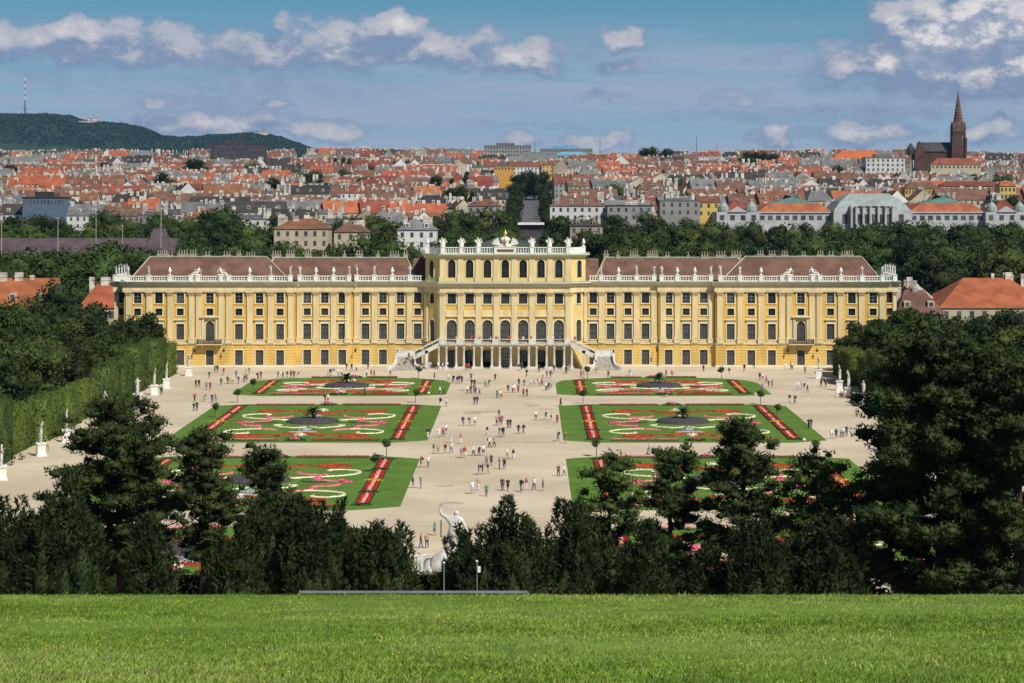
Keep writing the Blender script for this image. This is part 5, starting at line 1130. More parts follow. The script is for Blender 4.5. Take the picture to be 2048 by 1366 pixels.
for ri, Y in enumerate(ROWS):
    xl, xr = -VX/F*Y-12, (2048-VX)/F*Y+12; x = xl; lst = []
    bh, brh, bdp, brz = 12., 5., 13., 0.
    while x < xr:
        w_ = float(cr_rng.uniform(12, 30)); kind = str(cr_rng.choice(['eave', 'eave', 'eave', 'eave', 'eave', 'eave', 'gable', 'gable', 'hip', 'flat'])); 
        if kind == 'gable': w_ = float(cr_rng.uniform(11, 16))
        cx = x+w_/2; pxc = VX+cx/Y*F
        new = cr_rng.random() < .3; gap = float(cr_rng.choice([3., 7., 11.])) if new else .15; x += w_+gap
        hp = w_/2/Y*F
        if pxc+hp > 1016 and pxc-hp < 1102 and Y < 1900: continue                       # the avenue
        if Y < 1110 and 1405 < pxc < 2080: continue                       # the museum
        if 1815 < pxc < 1940 and Y > 1850: continue
        if new: bh, brh, bdp, brz = [float(v) for v in (cr_rng.uniform(8.5, 14.5), cr_rng.uniform(4.2, 6.8), cr_rng.uniform(11, 16), cr_rng.normal()*.16)]; by = float(cr_rng.uniform(-15, 15))
        elif not lst: by = 0.
        h = bh+float(cr_rng.uniform(-.7, .9)); rh = brh+float(cr_rng.uniform(-.3, .3)); dp = bdp if kind != 'gable' else float(cr_rng.uniform(14, 26))
        rc = str(cr_rng.choice(['orange', 'orange', 'orange', 'red', 'brown', 'brown', 'brown', 'brown', 'rust', 'rust', 'rust', 'dark', 'dark', 'grey', 'grey', 'grey'])) if kind != 'flat' else 'grey'; wc = str(cr_rng.choice(['white', 'white', 'cream', 'cream', 'grey', 'beige', 'yellow'], p=[.22, .18, .2, .15, .12, .10, .03]))
        lst.append((cx, Y+by, w_, dp, h, rh, kind, rc, wc, brz))
    seen = {}
    for cx, yy, w_, dp, h, rh, kind, rc, wc, brz in lst:
        z = terrain(cx, yy) + 2.2*math.sin(cx*.013+yy*.004) - 1.
        if ri < INDIV:
            key = (rc, wc); k_ = seen.get(key, 0); seen[key] = k_+1
            put_house((cx, yy, z), w_, dp, h, rh, kind, rc, wc, f'{wc} house with {rc} roof, {nth(k_)} such from left in {rowlab[ri]} city row', cr_rng, rz=brz)
        else:
            W, Rf, G, Ch = house_geo(w_, dp, h, rh, kind, cr_rng); a = brz; ca, sa = math.cos(a), math.sin(a)
            for B, D, key in ((W, farW, WM[wc]), (Rf, farR, RM[rc]), (G, farW, M_hwin), (Ch, farW, M_chim)):
                t = D.setdefault(key.name, (MB(), key))[0]; t.add([(cx+v[0]*ca-v[1]*sa, yy+v[0]*sa+v[1]*ca, z+v[2]) for v in B.v], B.f)
fc = MB(); mats_ = []
for D in (farW, farR):
    for nm, (B, mm) in D.items(): fc.cur = len(mats_); mats_.append(mm); fc.add(B.v, B.f)
fc.build('far_city_houses', mats_, kind='stuff', label='far crowded red and brown roofed houses up to the skyline', cat='houses')

# street trees and courtyard trees between the houses
ut = np.random.default_rng(91); cnt_ = 0
for i, y in enumerate(sorted(ut.uniform(1060, 2100, 64))):
    y = float(y); px = float(ut.uniform(10, 2040)); x = (px-VX)/F*y
    if 1000 < px < 1120: continue
    tree('courtyard_tree', f'dark courtyard tree among the roofs, {nth(cnt_)} counted up the hillside', (x, y, terrain(x, y)), float(ut.uniform(13, 18)), (DARK+BROAD)[i % 8], group='courtyard trees in the city', wide=float(ut.uniform(1., 1.5)), trunk=False); cnt_ += 1

# houses among the trees behind the palace and the orange-roofed wings at its sides
def px_house(x0, x1, ytop, ybase, d, rh_px, kind, rc, wc, label, dp=14, name='house', rz=0.):
    w_ = (x1-x0)/F*d; zt = CAMZ+(VY-ytop)/F*d; zb = CAMZ+(VY-ybase)/F*d; rh = rh_px/F*d*(1.0)
    return put_house((((x0+x1)/2-VX)/F*d, d, zb), w_, dp, zt-zb-rh, rh, kind, rc, wc, label, cr_rng, name, 'houses near the park', rz)
for a in [(548, 657, 438, 480, 800, 20, 'hip', 'rust', 'cream', 'cream villa with wide tiled roof among trees, behind left palace wing'), (668, 735, 446, 480, 790, 18, 'hip', 'brown', 'cream', 'small villa with brown hipped roof right of the wide villa'), (795, 872, 440, 490, 780, 20, 'hip', 'grey', 'white', 'white villa with grey roof among trees left of palace centre'),
         
          (935, 1002, 398, 470, 1010, 14, 'hip', 'rust', 'grey', 'grey corner palace with rust roof left of the avenue'), (1100, 1215, 390, 455, 1000, 22, 'hip', 'brown', 'white', 'white house with brown hipped roof right of the avenue'), (1215, 1305, 408, 445, 990, 4, 'flat', 'dark', 'grey', 'dark flat modern building right of the avenue'),
          (1320, 1400, 390, 445, 1010, 12, 'flat', 'grey', 'grey', 'grey flat-roofed block left of the museum'), (1395, 1440, 392, 440, 1020, 12, 'eave', 'rust', 'yellow', 'narrow yellow house with rust roof beside the museum'),
          (1140, 1205, 440, 470, 860, 12, 'hip', 'dark', 'beige', 'low dark-roofed house among the trees right of the avenue')]: px_house(*a)
for x0, x1, yt, yb, d, rp, kd, rc, wc, lb, dp in [(-60, 96, 560, 660, 556, 58, 'eave', 'orange', 'cream', 'long outbuilding with bright orange roof at the left frame edge', 26), (158, 236, 566, 660, 560, 50, 'hip', 'orange', 'cream', 'outbuilding with orange roof against the left palace corner', 22),
          (1795, 1890, 583, 680, 545, 46, 'hip', 'brown', 'cream', 'cream outbuilding with mottled brown roof right of the palace', 20), (1880, 2110, 560, 680, 570, 56, 'hip', 'orange', 'cream', 'large outbuilding with bright orange roof at the right frame edge', 30), (1800, 1870, 568, 640, 590, 30, 'gable', 'red', 'white', 'red gabled outbuilding behind the mottled brown roof', 16)]:
    px_house(x0, x1, yt, yb, d, rp, kd, rc, wc, lb, dp, name='outbuilding')
# long stable-like hall with slate roof on the left
lh = thing('long_hall', 'long low hall with violet-grey slate roof and dormer spires behind left trees', 'hall', ((170-VX)/F*720, 720, 0))
m = MB(); m.box(-30, 28, 0, 14, 0, 18.3); m.build('wall', WM['beige'], lh)
M_sl = mat('violet_slate', (.085, .062, .068), .8, .2, .4)
m = MB(); m.add([(-30.5, -.5, 18.3), (28.5, -.5, 18.3), (28.5, 7, 24.3), (-30.5, 7, 24.3), (-30.5, 14.5, 18.3), (28.5, 14.5, 18.3)], [(0, 1, 2, 3), (3, 2, 5, 4), (0, 3, 4), (1, 5, 2)]); r_ = m.build('roof', M_sl, lh)
for x in (0, 4.5, 9.0, 12.4, 18): m = MB(); m.lathe([(1.0, 0), (.9, .4), (.05, 3.0)], x, 1.2, 19.2, 6); m.build('dormer_spire', M_sl, r_)
m = MB(); m.add([(19, 0, 20), (27, 0, 20), (27, 12, 20), (19, 12, 20), (21, 5, 27.4), (25, 5, 27.4)], [(0, 1, 5, 4), (1, 2, 5), (2, 3, 4, 5), (3, 0, 4)]); m.build('pavilion_roof', M_sl, lh)
for i, (px, yt, yb) in enumerate([(3, 428, 480), (116, 437, 490), (192, 428, 480), (245, 452, 495), (322, 410, 470)]):
    d = 690; o = thing('light_mast', f'thin pale floodlight mast above the left trees, {nth(i)} from the left', 'mast', ((px-VX)/F*d, d, 0), group='floodlight masts'); zt = CAMZ+(VY-yt)/F*d
    m = MB(); m.tube([(0, 0, -.5), (0, 0, zt)], [.18, .10], 6); m.build('pole', M_flash, o); m = MB(); m.box(-.5, .5, -.1, .1, zt, zt+.25); m.build('lamp_head', M_flash, o)

# the museum with its domed centre
mu = thing('museum', 'large white museum with grey domed centre and orange-roofed wings behind right trees', 'building', ((1742-VX)/F*1000, 1000, 0))
k1 = 1000/F; zz = lambda y: CAMZ+(VY-y)/F*1000
M_zinc = mat('zinc_roof', (.27, .32, .31), .6, .12, .4); M_mus = mat('museum_stone', (.44, .445, .44), .85, .12, .3); M_zg = mat('green_zinc', (.10, .18, .16), .6, .15, .4)
def frustum(mb, x0, x1, y0, y1, z0, z1, ins, insy=None):
    insy = ins if insy is None else insy
    mb.add([(x0,y0,z0),(x1,y0,z0),(x1,y1,z0),(x0,y1,z0),(x0+ins,y0+insy,z1),(x1-ins,y0+insy,z1),(x1-ins,y1-insy,z1),(x0+ins,y1-insy,z1)], [(0,1,5,4),(1,2,6,5),(2,3,7,6),(3,0,4,7),(4,5,6,7)])
m = MB(); m.box(-78*k1, 78*k1, -6, 30, 0, zz(420)); m.box(-46*k1, 46*k1, -9, 0, 0, zz(412)); m.build('centre_block', M_mus, mu)
m = MB(); frustum(m, -76*k1, 76*k1, -4, 28, zz(420), zz(403), 3, 3); frustum(m, -62*k1, 62*k1, -1, 25, zz(403), zz(393), 3, 4); frustum(m, -48*k1, 48*k1, 3, 21, zz(393), zz(387), 2, 3); m.build('dome_roof', M_zinc, mu)
m = MB(); m.prism([(-32*k1, zz(412)), (32*k1, zz(412)), (0, zz(399))], -9.6, -2); m.build('pediment', M_mus, mu)
for x in (-36, -22, -8, 8, 22, 36): m = MB(); m.lathe([(.75, 0), (.6, 1), (.55, 7.5), (.8, 8.4)], x*k1, -9.8, zz(450), 8); m.build('column', M_mus, mu)
for x in (-56, -29, -15, 0, 15, 29, 56): m = MB(); m.box(x*k1-1.1, x*k1+1.1, -9.1 if abs(x) < 46 else -6.1, -5, zz(447), zz(428)); m.build('window', M_hwin, mu)
for s in (-1, 1):
    a, b = sorted((s*78*k1, s*226*k1)); m = MB(); m.box(a, b, 0, 26, 0, zz(424)); m.build('wing', M_mus, mu)
    m = MB(); frustum(m, a, b, -.4, 26, zz(424), zz(407), 5, 4); m.build('wing_roof', RM['orange'], mu)
    m = MB(); frustum(m, a+6, b-6, 5, 23, zz(407), zz(398), 7, 3); frustum(m, a+13, b-13, 8, 20, zz(398), zz(390), 6, 4); m.build('wing_skylight', M_zg, mu)
    for i in range(9): x = a+(b-a)*(i+.5)/9; m = MB(); m.box(x-1.05, x+1.05, -.1, .5, zz(440), zz(431)); m.build('window', M_hwin, mu)
    m = MB(); m.box(a, b, -.5, 0, zz(426), zz(423.5)); m.build('wing_cornice', M_mus, mu)
    a, b = sorted((s*226*k1, s*310*k1)); m = MB(); m.box(a, b, -4, 28, 0, zz(424)); m.build('corner_pavilion', M_mus, mu)
    m = MB(); frustum(m, a+3, b-3, -3, 24, zz(424), zz(402), 5, 8); m.build('pavilion_roof', RM['red'], mu)
    for x in (240, 296): m = MB(); m.lathe([(2.4, 0), (2.6, .8), (2.3, 2.4), (1.2, 3.8), (.35, 4.5), (.15, 6)], s*x*k1, -1.5, zz(424), 10); m.build('corner_dome', M_zinc, mu)
    m = MB(); m.prism([((s*268-20)*k1, zz(424)), ((s*268+20)*k1, zz(424)), (s*268*k1, zz(413))], -4.5, 2); m.build('gable', M_mus, mu)
    for i in range(4): x = a+(b-a)*(i+.5)/4; m = MB(); m.box(x-1., x+1., -4.1, -3.5, zz(440), zz(430)); m.build('window', M_hwin, mu)

# the brick church with its spire
CD = 2300; kc = CD/F; zc2 = lambda y: CAMZ+(VY-y)/F*CD
ch = thing('church', 'dark brick church with tall pointed spire on the right skyline', 'church', ((1918-VX)/F*CD, CD, 0))
M_br = mat('dark_brick', (.085, .042, .03), .9, .25, .15); M_sr = mat('church_slate', (.055, .048, .046), .8, .25, .2); M_sp = mat('spire_stone', (.17, .085, .055), .85, .3, .3)
z0 = 60.
m = MB(); m.box(-14*kc, 12*kc, -4, 10, z0, zc2(262)); m.build('tower', M_br, ch)
for x in (-14, 12): m = MB(); m.box((x-2)*kc, (x+2)*kc, -5.5, -3, z0, zc2(275)); m.build('buttress', M_br, ch)
m = MB(); m.box(-11*kc, 10*kc, -3, 9, zc2(262), zc2(245)); m.build('belfry', M_sp, ch)
for x in (-6, 5): m = MB(); m.box((x-2)*kc, (x+2)*kc, -4.12, -3.6, zc2(290), zc2(270)); m.build('window', M_hwin, ch); m = MB(); m.box((x-2)*kc, (x+2)*kc, -3.1, -2.7, zc2(260), zc2(248)); m.build('window', M_hwin, ch)
m = MB(); m.lathe([(12*kc, 0), (9.5*kc, 1.5), (1.*kc, (246-186)*kc), (.3*kc, (246-180)*kc)], -.5*kc, 3, zc2(246), 8); m.build('spire', M_sp, ch)
for i in range(9):
    t = i/9; m = MB(); r_ = (9.8-8.5*t)*kc; m.lathe([(r_+.1, 0), (r_+.35, .35), (r_+.05, .7)], -.5*kc, 3, zc2(243-52*t), 8); m.build('spire_band', M_br, ch)
for x, y in ((-12, -2.5), (11, -2.5), (-12, 8), (11, 8)): m = MB(); m.lathe([(1.3, 0), (1.2, 3), (1.5, 3.2), (.1, 10)], x*kc, y, zc2(262), 6); m.build('pinnacle', M_sp, ch)
m = MB(); m.lathe([(.15, 0), (.15, 2.6)], -.5*kc, 3, zc2(181), 5); m.box(-.5*kc-.7, -.5*kc+.7, 2.9, 3.1, zc2(179.2), zc2(178.8)); m.build('cross', M_gold, ch)
m = MB(); m.box(-78*kc, -14*kc, 0, 22, z0, zc2(303)); m.build('nave', M_br, ch)
m = MB(); m.add([(-80*kc, -1, zc2(303)), (-13*kc, -1, zc2(303)), (-13*kc, 11, zc2(284)), (-80*kc, 11, zc2(284)), (-80*kc, 23, zc2(303)), (-13*kc, 23, zc2(303))], [(0, 1, 2, 3), (3, 2, 5, 4), (0, 3, 4)]); m.build('nave_roof', M_sr, ch)
m = MB(); m.prism([(-90*kc, z0), (-70*kc, z0), (-70*kc, zc2(304)), (-80*kc, zc2(282)), (-90*kc, zc2(304))], -4, 0); m.build('transept_gable', M_br, ch)
m = MB(); m.lathe([(9*kc, 0), (9*kc, 9), (7*kc, 13), (1, 17)], -95*kc, 4, zc2(320), 10); m.build('apse', M_sr, ch)

# other buildings that stand out
def block(name, label, cat, x0, x1, yt, yb, d, dp, wm, rm, roof='flat', rows=3, cols=10, rh=0):
    k_ = d/F; Z = lambda y: CAMZ+(VY-y)/F*d; o = thing(name, label, cat, (((x0+x1)/2-VX)*k_, d, Z(yb))); w2 = (x1-x0)/2*k_; h = (yb-yt)*k_; r2 = rh*k_
    m = MB(); m.box(-w2, w2, 0, dp, -6, h-r2); m.build('wall', wm, o)
    m = MB()
    if roof == 'flat': m.box(-w2-.3, w2+.3, -.3, dp+.3, h-r2, h-r2+.6); m.box(-w2*.5, w2*.3, dp*.3, dp*.7, h-r2+.6, h-r2+3)
    elif roof == 'none': m.box(-w2-.5, w2+.5, -1.5, dp+.3, h-.1, h+.7)
    else: frustum(m, -w2-.4, w2+.4, -.4, dp+.4, h-r2, h, min(w2*.5, dp*.5), dp*.5-.2)
    m.build('roof', rm, o)
    for r_ in range(rows):
        m = MB()
        for c in range(cols):
            x = -w2+2*w2*(c+.5)/cols; z = (h-r2)-2.8-3.5*r_; q = min(.7, w2/cols*.55); m.add([(x-q, -.05, z), (x+q, -.05, z), (x+q, -.05, z+1.9), (x-q, -.05, z+1.9)], [(0, 1, 2, 3)])
        m.build('window_row', M_hwin, o, kind='stuff')
    return o
M_conc = mat('dark_concrete', (.06, .055, .055), .9, .25, .2); M_oran = mat('big_orange_roof', (.46, .13, .045), .85, .12, .2); M_cyan = mat('cyan_roof', (.14, .34, .46), .6, .15, .2)
for a in [('office_block', 'long dark concrete block standing on the left skyline', 'building', 420, 528, 288, 322, 2250, 25, M_conc, M_conc, 'flat', 4, 22), ('hall', 'large hall with wide bright orange hipped roof left of the church', 'building', 1662, 1782, 300, 332, 2150, 45, WM['cream'], M_oran, 'hip', 1, 12, 20),
          ('apartment_block', 'white cubic apartment block in front of the orange roofed hall', 'building', 1732, 1810, 316, 352, 1720, 22, WM['white'], RM['grey'], 'flat', 4, 8), ('long_house', 'long pale house with red roof right of the apartment block', 'building', 1880, 2010, 362, 398, 1180, 14, WM['beige'], RM['red'], 'hip', 2, 14, 10),
          ('yellow_house', 'bright yellow house near the right frame edge', 'building', 2000, 2032, 362, 398, 1150, 14, WM['yellow'], RM['orange'], 'hip', 3, 4, 10), ('yellow_house', 'ochre house with dark roof above the museum dome', 'building', 1810, 1882, 364, 398, 1175, 14, WM['yellow'], RM['brown'], 'hip', 2, 11, 13),
          ('long_house', 'long house with dark red roof below the church', 'building', 1862, 1962, 316, 338, 1750, 14, WM['cream'], RM['red'], 'hip', 1, 12, 13), ('office_building', 'pale terraced office building on the central skyline', 'building', 968, 1062, 292, 320, 2200, 24, WM['grey'], RM['grey'], 'flat', 3, 16), ('office_building', 'long grey office building right of the terraced one', 'building', 1080, 1185, 298, 322, 2230, 20, WM['grey'], M_cyan, 'flat', 2, 22),
          ('school', 'broad building with grey hipped roof at the head of the avenue', 'building', 1016, 1135, 308, 345, 1950, 26, WM['yellow'], RM['grey'], 'hip', 2, 18, 15), ('sports_hall', 'hall with pale cyan roof at the head of the avenue', 'building', 1108, 1180, 303, 322, 2080, 24, WM['grey'], M_cyan, 'hip', 1, 10, 8),
          ('modern_block', 'blue-grey glazed block with yellow corner at the far left', 'building', 45, 128, 396, 425, 1040, 14, mat('blue_facade', (.10, .14, .20), .5, .15), RM['dark'], 'flat', 1, 12), ('ochre_block', 'ochre block left of the avenue trees', 'building', 988, 1028, 332, 362, 1690, 16, mat('ochre_wall', (.55, .29, .06), .9), RM['grey'], 'flat', 1, 6),
          ('station', 'low white station hall at the foot of the avenue', 'building', 1038, 1086, 449, 459, 905, 8, M_conc, M_white, 'none', 1, 9)]: block(*a)
M_mast = mat('mast_steel', (.16, .15, .16), .6, .2)
for px, yt, yb, d, lb in [(1070, 275, 305, 2300, 'thin antenna mast on the central skyline'), (1200, 277, 305, 2350, 'thin antenna mast right of the skyline centre'), (1393, 268, 302, 2400, 'very thin mast above the right roofs'), (1434, 285, 303, 2350, 'short mast above the right roofs')]:
    m = MB(); Z = lambda y: CAMZ+(VY-y)/F*d; m.tube([(0, 0, Z(yb)-20), (0, 0, Z(yb)), (0, 0, Z(yt))], [.6, .5, .2], 6); m.build('antenna_mast', M_mast, None, loc=((px-VX)/F*d, d, 0), label=lb, cat='mast')
# avenue: roadway up the hill, with its trees and cars
M_road = mat('asphalt', (.11, .11, .115), .9, .15, .1)
m = MB(); ry = [880+60*i for i in range(19)]; XC = lambda y: (1062-VX)/F*900
m.v = [(XC(y)+s*7.5, y, terrain(0, y)+.05) for y in ry for s in (-1, 1)]; m.f = [(2*i, 2*i+1, 2*i+3, 2*i+2) for i in range(len(ry)-1)]; m.mi = [0]*len(m.f)
m.build('road', M_road, kind='structure')
for i in range(16):
    for s in (-1, 1):
        y = 925+38*i+cr_rng.uniform(-6, 6); tree('avenue_tree', f"dark avenue tree {'left' if s < 0 else 'right'} of the uphill road, {nth(i)} from the foot", (XC(y)+s*(8.2+.0022*(y-900)+cr_rng.uniform(-.6, .6)), y, terrain(0, y)), float(cr_rng.uniform(12, 15.5)), DARK[i % 3], group='trees of the avenue', wide=.9)
for i, (dx, y) in enumerate([(-2.5, 905), (2.6, 918), (-2.4, 940), (2.4, 965), (-2.5, 1010)]):
    o = thing('car', f'small car on the road beyond the palace, {nth(i)} from the foot of the avenue', 'car', (XC(y)+dx, y, terrain(0, y)+.05), group='cars on the avenue')
    m = MB(); m.profile([(-2.1, .35), (-2.1, .8), (-1.2, .95), (-.6, 1.4), (1., 1.42), (1.7, .95), (2.1, .85), (2.1, .35)], -.85, .85); m.build('body', [M_white, CL['r'], M_white, CL['e'], CL['n']][i], o)
    for wx in (-.8, .8):
        for wy in (-1.3, 1.3): m = MB(); m.profile([(wy+.32*math.cos(t*.785), .32+.32*math.sin(t*.785)) for t in range(8)], wx-.1, wx+.1); m.build('wheel', M_iron, o)

# ---------------------------------------------------------------- woods and park trees behind the palace
tr_rng = np.random.default_rng(31)
TR = [(578, 9, .7), (616, 9, .9), (660, 9, 1.), (708, 9.5, 1.), (765, 10.5, 1.), (828, 11.5, 1.), (896, 12, 1.), (965, 13, .95)]
tot_ = 0
for ri, (Y, sp, prob) in enumerate(TR):
    xl, xr = -VX/F*Y-6, (2048-VX)/F*Y+6; n = int((xr-xl)/sp); c = 0
    for i in range(n):
        x = xl+(i+.5)*(xr-xl)/n + tr_rng.uniform(-3, 3); px = VX+x/Y*F
        H = float(tr_rng.uniform(15.5, 21.5)); z = terrain(x, Y); ytop = VY-(z+H-CAMZ)/Y*F
        if 225 < px < 1805 and ytop > 512: continue
        if Y < 600 and (px < 250 or px > 1780): continue
        if Y in (616, 660, 708) and (px < 250 or px > 1780): H = float(tr_rng.uniform(18.5, 22.5))
        if Y == 708 and px < 335: H *= .82
        if 1028 < px < 1094 and Y > 700: continue
        if Y > 880 and px > 1420: H = min(H, 14.)
        if Y > 800 and px < 400: H *= .9
        if 700 < Y < 800 and (540 < px < 740 or 790 < px < 875): H *= .78
        if tr_rng.random() > prob: continue
        bank = BROAD if tr_rng.random() < .72 else DARK
        tree('park_tree', f"{'leafy green' if bank is BROAD else 'dark green'} park tree, {nth(c)} from the left in the {nth(ri)} row behind the palace", (x, Y+tr_rng.uniform(-9, 9), z-.2), H, bank[int(tr_rng.integers(0, len(bank)))], group='park trees behind the palace', wide=float(tr_rng.uniform(.95, 1.25)), trunk=False); c += 1; tot_ += 1
for i, (dx, y, h_) in enumerate([(-9, 1530, 19), (-3, 1545, 20), (3, 1535, 21), (9, 1550, 19), (0, 1600, 20), (12, 1640, 19)]): tree('avenue_tree', f'dark tree closing the head of the avenue, {nth(i)} of the clump', (XC(y)+dx, y, terrain(0, y)), h_, DARK[i % 3], group='trees of the avenue', wide=1.05)
CT = [(672, 305, 1900), (686, 303, 1905), (698, 306, 1910), (868, 342, 1500), (879, 345, 1500), (902, 345, 1480), (932, 330, 1500), (945, 372, 1290), (1290, 293, 2250), (1310, 292, 2255), (1335, 294, 2250), (1490, 302, 2200), (1510, 301, 2205), (1530, 302, 2200), (1548, 304, 2195), (1680, 328, 1700), (385, 314, 1800), (400, 316, 1800), (20, 326, 1650), (330, 342, 1480), (545, 352, 1400), (1740, 392, 1080), (1770, 390, 1085), (2020, 388, 1090), (905, 372, 1290), (920, 368, 1300)]
for i, (px, yt, d) in enumerate(CT):
    TL = sorted([k_ for k_ in range(len(CT)) if (k_ < 8) == (i < 8)], key=lambda k_: CT[k_][0])
    z = terrain(0, d); H = CAMZ+(VY-yt)/F*d - z; slim = i < 8; tree('city_tree', f"{'slim dark poplar' if slim else 'rounded tree'} among the city houses, {nth(TL.index(i))} of these from the left", ((px-VX)/F*d, d, z), H, (CONE if slim else DARK)[i % 2], group='trees among the city houses', wide=.8 if slim else 1.1)

# ---------------------------------------------------------------- the hills on the horizon
M_hill = mat('forested_hill', (.014, .032, .012), .95, col2=(.028, .052, .018), scale=.006, bump=.0)
HD = 9500
prof = [(-500, 238), (-200, 232), (0, 229), (45, 230), (95, 229), (140, 233), (175, 244), (205, 246), (250, 250), (285, 256), (305, 265), (322, 273), (350, 276), (400, 274), (450, 271), (490, 268), (535, 269), (565, 277), (590, 286), (612, 294), (640, 303), (720, 312), (900, 325)]
def hz_(px): return float(np.interp(px, [p[0] for p in prof], [p[1] for p in prof]))
nxh, nyh = 150, 16; V = []; hr = np.random.default_rng(3)
for j in range(nyh):
    t = j/(nyh-1)                                      # front foot to crest to back foot
    for i in range(nxh):
        px = -500+1400*i/(nxh-1); d = HD + 2600*(t-.6); crest = CAMZ+(VY-hz_(px))/F*HD; up = math.sin(min(1, t/.6)*math.pi/2)**1.1 if t < .6 else math.cos((t-.6)/.4*math.pi/2)
        up *= 1-.10*abs(mnoise.noise(Vector((px*.012, t*5, 0))))*(1 if t < .58 else 0); V.append(((px-VX)/F*HD, d, 50+(crest-50)*up + (mnoise.noise(Vector((px*.25, t*9, 3)))*7)))
Fh = [(j*nxh+i, j*nxh+i+1, (j+1)*nxh+i+1, (j+1)*nxh+i) for j in range(nyh-1) for i in range(nxh-1)]
me = npmesh('hills', V, Fh, M_hill); link('hills', me, kind='structure')
# tree texture along the ridge and slopes
n = 26000; px = hr.uniform(-40, 720, n); t = hr.uniform(.25, .66, n); Vn = np.array(V).reshape(nyh, nxh, 3); fi = (px+500)/1400*(nxh-1); fj = t*(nyh-1); i0 = fi.astype(int); j0 = np.minimum(fj.astype(int), nyh-2); u_ = (fi-i0)[:, None]; v_ = (fj-j0)[:, None]
P = (Vn[j0, i0]*(1-u_)+Vn[j0, i0+1]*u_)*(1-v_) + (Vn[j0+1, i0]*(1-u_)+Vn[j0+1, i0+1]*u_)*v_; P[:, 2] += 2
Vw, Tw = merge_tris([leafarr(P, np.tile([0, 0, 1.], (n, 1)), 12., 11., hr, .6, True, .2)]); link('hill_forest', npmesh('hill_forest', Vw, Tw, M_hill), kind='stuff', label='dark forest covering the distant hills', cat='forest')
Zh = lambda y: CAMZ+(VY-y)/F*HD
tm = thing('television_mast', 'tall thin red and white television mast on the left hilltop', 'mast', ((50-VX)/F*HD, HD, Zh(232)))
for i in range(8): m = MB(); zb = (232-205)/F*HD + i*(205-155)/F*HD/8; m.lathe([(2.2, 0), (1.8, (205-155)/F*HD/8)], 0, 0, zb, 8); m.build('mast_section', M_white if i % 2 else mat('mast_red', (.35, .05, .04), .7), tm)
m = MB(); m.lathe([(5, -12), (3.6, 0), (3.0, (232-205)/F*HD)], 0, 0, 0, 10); m.lathe([(6.5, 0), (6.5, 6)], 0, 0, (232-219)/F*HD, 10); m.build('concrete_base', M_mast, tm)
for lb, nm, parts in [('white hilltop church and hotel buildings left of centre ridge', 'hilltop_church', [(176, 212, 247, 253, 0), (194, 211, 241, 249, 1), (199, 201, 236, 243, 1)]), ('small white chapel on the right end of the hills', 'hilltop_chapel', [(520, 546, 269, 274, 0), (531, 543, 266, 270, 1), (536, 538, 263, 268, 1)])]:
    px = (parts[0][0]+parts[0][1])/2; o = thing(nm, lb, 'building', ((px-VX)/F*HD, HD-180, 0))
    for x0, x1, yt, yb, up in parts:
        m = MB(); k_ = HD/F; m.box((x0-px)*k_, (x1-px)*k_, -15+up*4, 15, Zh(yb)-60, Zh(yt-2)); m.build('wall', WM['white'], o)
        m = MB(); frustum(m, (x0-px)*k_-1, (x1-px)*k_+1, -16+up*4, 16, Zh(yt-2), Zh(yt-2)+2.5, 2, 10); m.build('roof', RM['rust' if not up else 'grey'], o)
# ---------------------------------------------------------------- air between here and the hills
hzm = bpy.data.materials.new('haze'); hzm.use_nodes = True; nt = NT(hzm.node_tree); nt.n.clear()
pv = nt.new('ShaderNodeVolumePrincipled'); pv.inputs['Color'].default_value = C(.26, .56, .98); pv.inputs['Density'].default_value = 2.2e-5; pv.inputs['Anisotropy'].default_value = .1
om = nt.new('ShaderNodeOutputMaterial'); nt.l.new(pv.outputs[0], om.inputs['Volume'])
m = MB(); m.box(-9000, 9000, -300, 12500, -8, 460); m.build('haze', hzm, kind='stuff', label='thin blue haze in front of the far hills', cat='haze')
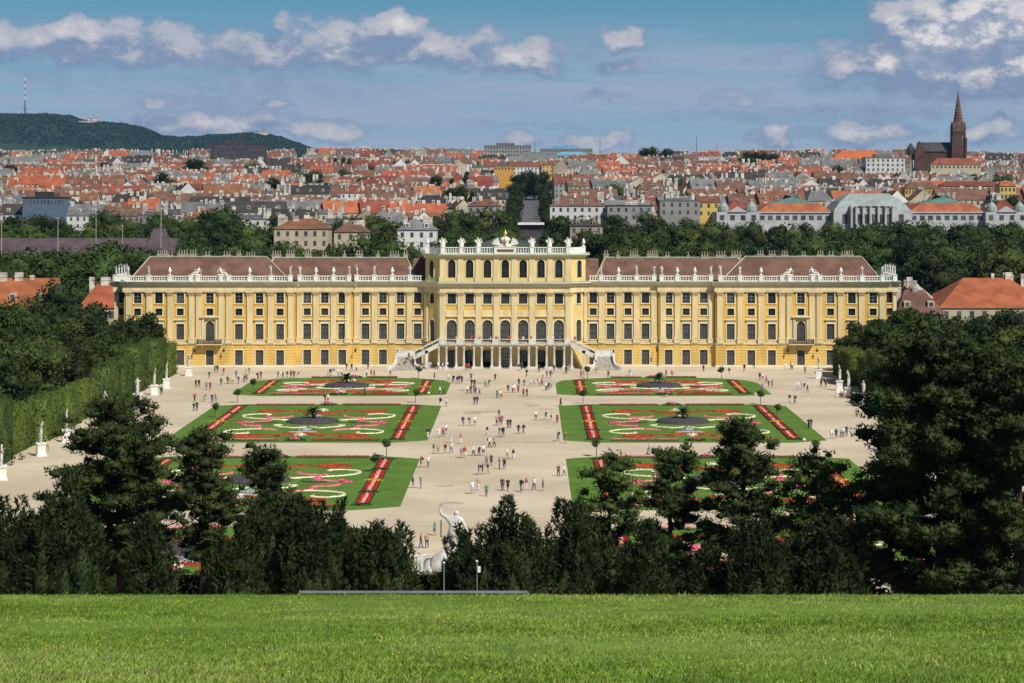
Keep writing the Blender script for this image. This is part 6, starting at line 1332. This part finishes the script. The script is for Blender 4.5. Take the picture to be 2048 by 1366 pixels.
# ---------------------------------------------------------------- grass of the near lawn
def grass():
    rng = np.random.default_rng(2); n = 620000
    y = 24 + 38*rng.random(n)**1.15; x = rng.uniform(-1, 1, n)*(y*.238 + 1.5)
    y2 = np.minimum(y, 61.5); z = np.array([terrain(0, t) for t in np.linspace(20, 64, 441)]); zz = np.interp(y2, np.linspace(20, 64, 441), z)
    f = .5 + .5*np.sin(x*1.7+np.sin(y*1.1)*2)*np.sin(y*.9+np.sin(x*.8)*2)
    f2 = .5 + .5*np.sin(x*.31+1.3*np.sin(y*.23))*np.sin(y*.37+x*.12)
    h = (.035 + .04*rng.random(n) + .04*f*rng.random(n))*(1+.5*(rng.random(n) < .04)); a = rng.uniform(0, 6.28, n)
    wd = .010 + .010*rng.random(n); b = np.stack([x, y2, zz+.0], 1); s_ = np.stack([np.cos(a), np.sin(a), np.zeros(n)], 1)*wd[:, None]
    lean = np.stack([rng.normal(size=n)*.6+.25, rng.normal(size=n)*.6, np.ones(n)], 1)*h[:, None]
    V = np.stack([b-s_, b+s_, b+lean], 1).reshape(-1, 3)
    mi = np.digitize(rng.random(n)+.5*(f2-.5)+.35*(f-.5), [.2, .62, .93])
    G = [mat('grass_blade_dark', (.075, .135, .012), .7, .2, 1), mat('grass_blade', (.15, .245, .022), .7, .2, 1), mat('grass_blade_light', (.20, .285, .042), .7, .2, 1), mat('grass_blade_straw', (.30, .33, .12), .8, .2, 1)]
    me = npmesh('grass', V, np.arange(3*n).reshape(n, 3), G, mi=mi)
    link('grass', me, kind='stuff', label='short green lawn grass on the near hill brow', cat='grass')
    n = 230; y = rng.uniform(26, 60, n); x = rng.uniform(-1, 1, n)*y*.235; zz = np.interp(y, np.linspace(20, 64, 441), z)
    m = MB()
    for i in range(n): m.lathe([(.010, 0), (.016, .008), (.010, .016)], x[i], y[i], zz[i]+.10, 5)
    m.build('dandelions', mat('dandelion_yellow', (.75, .50, .03), .7), kind='stuff', label='tiny yellow flowers scattered through the near lawn', cat='flowers')
grass()
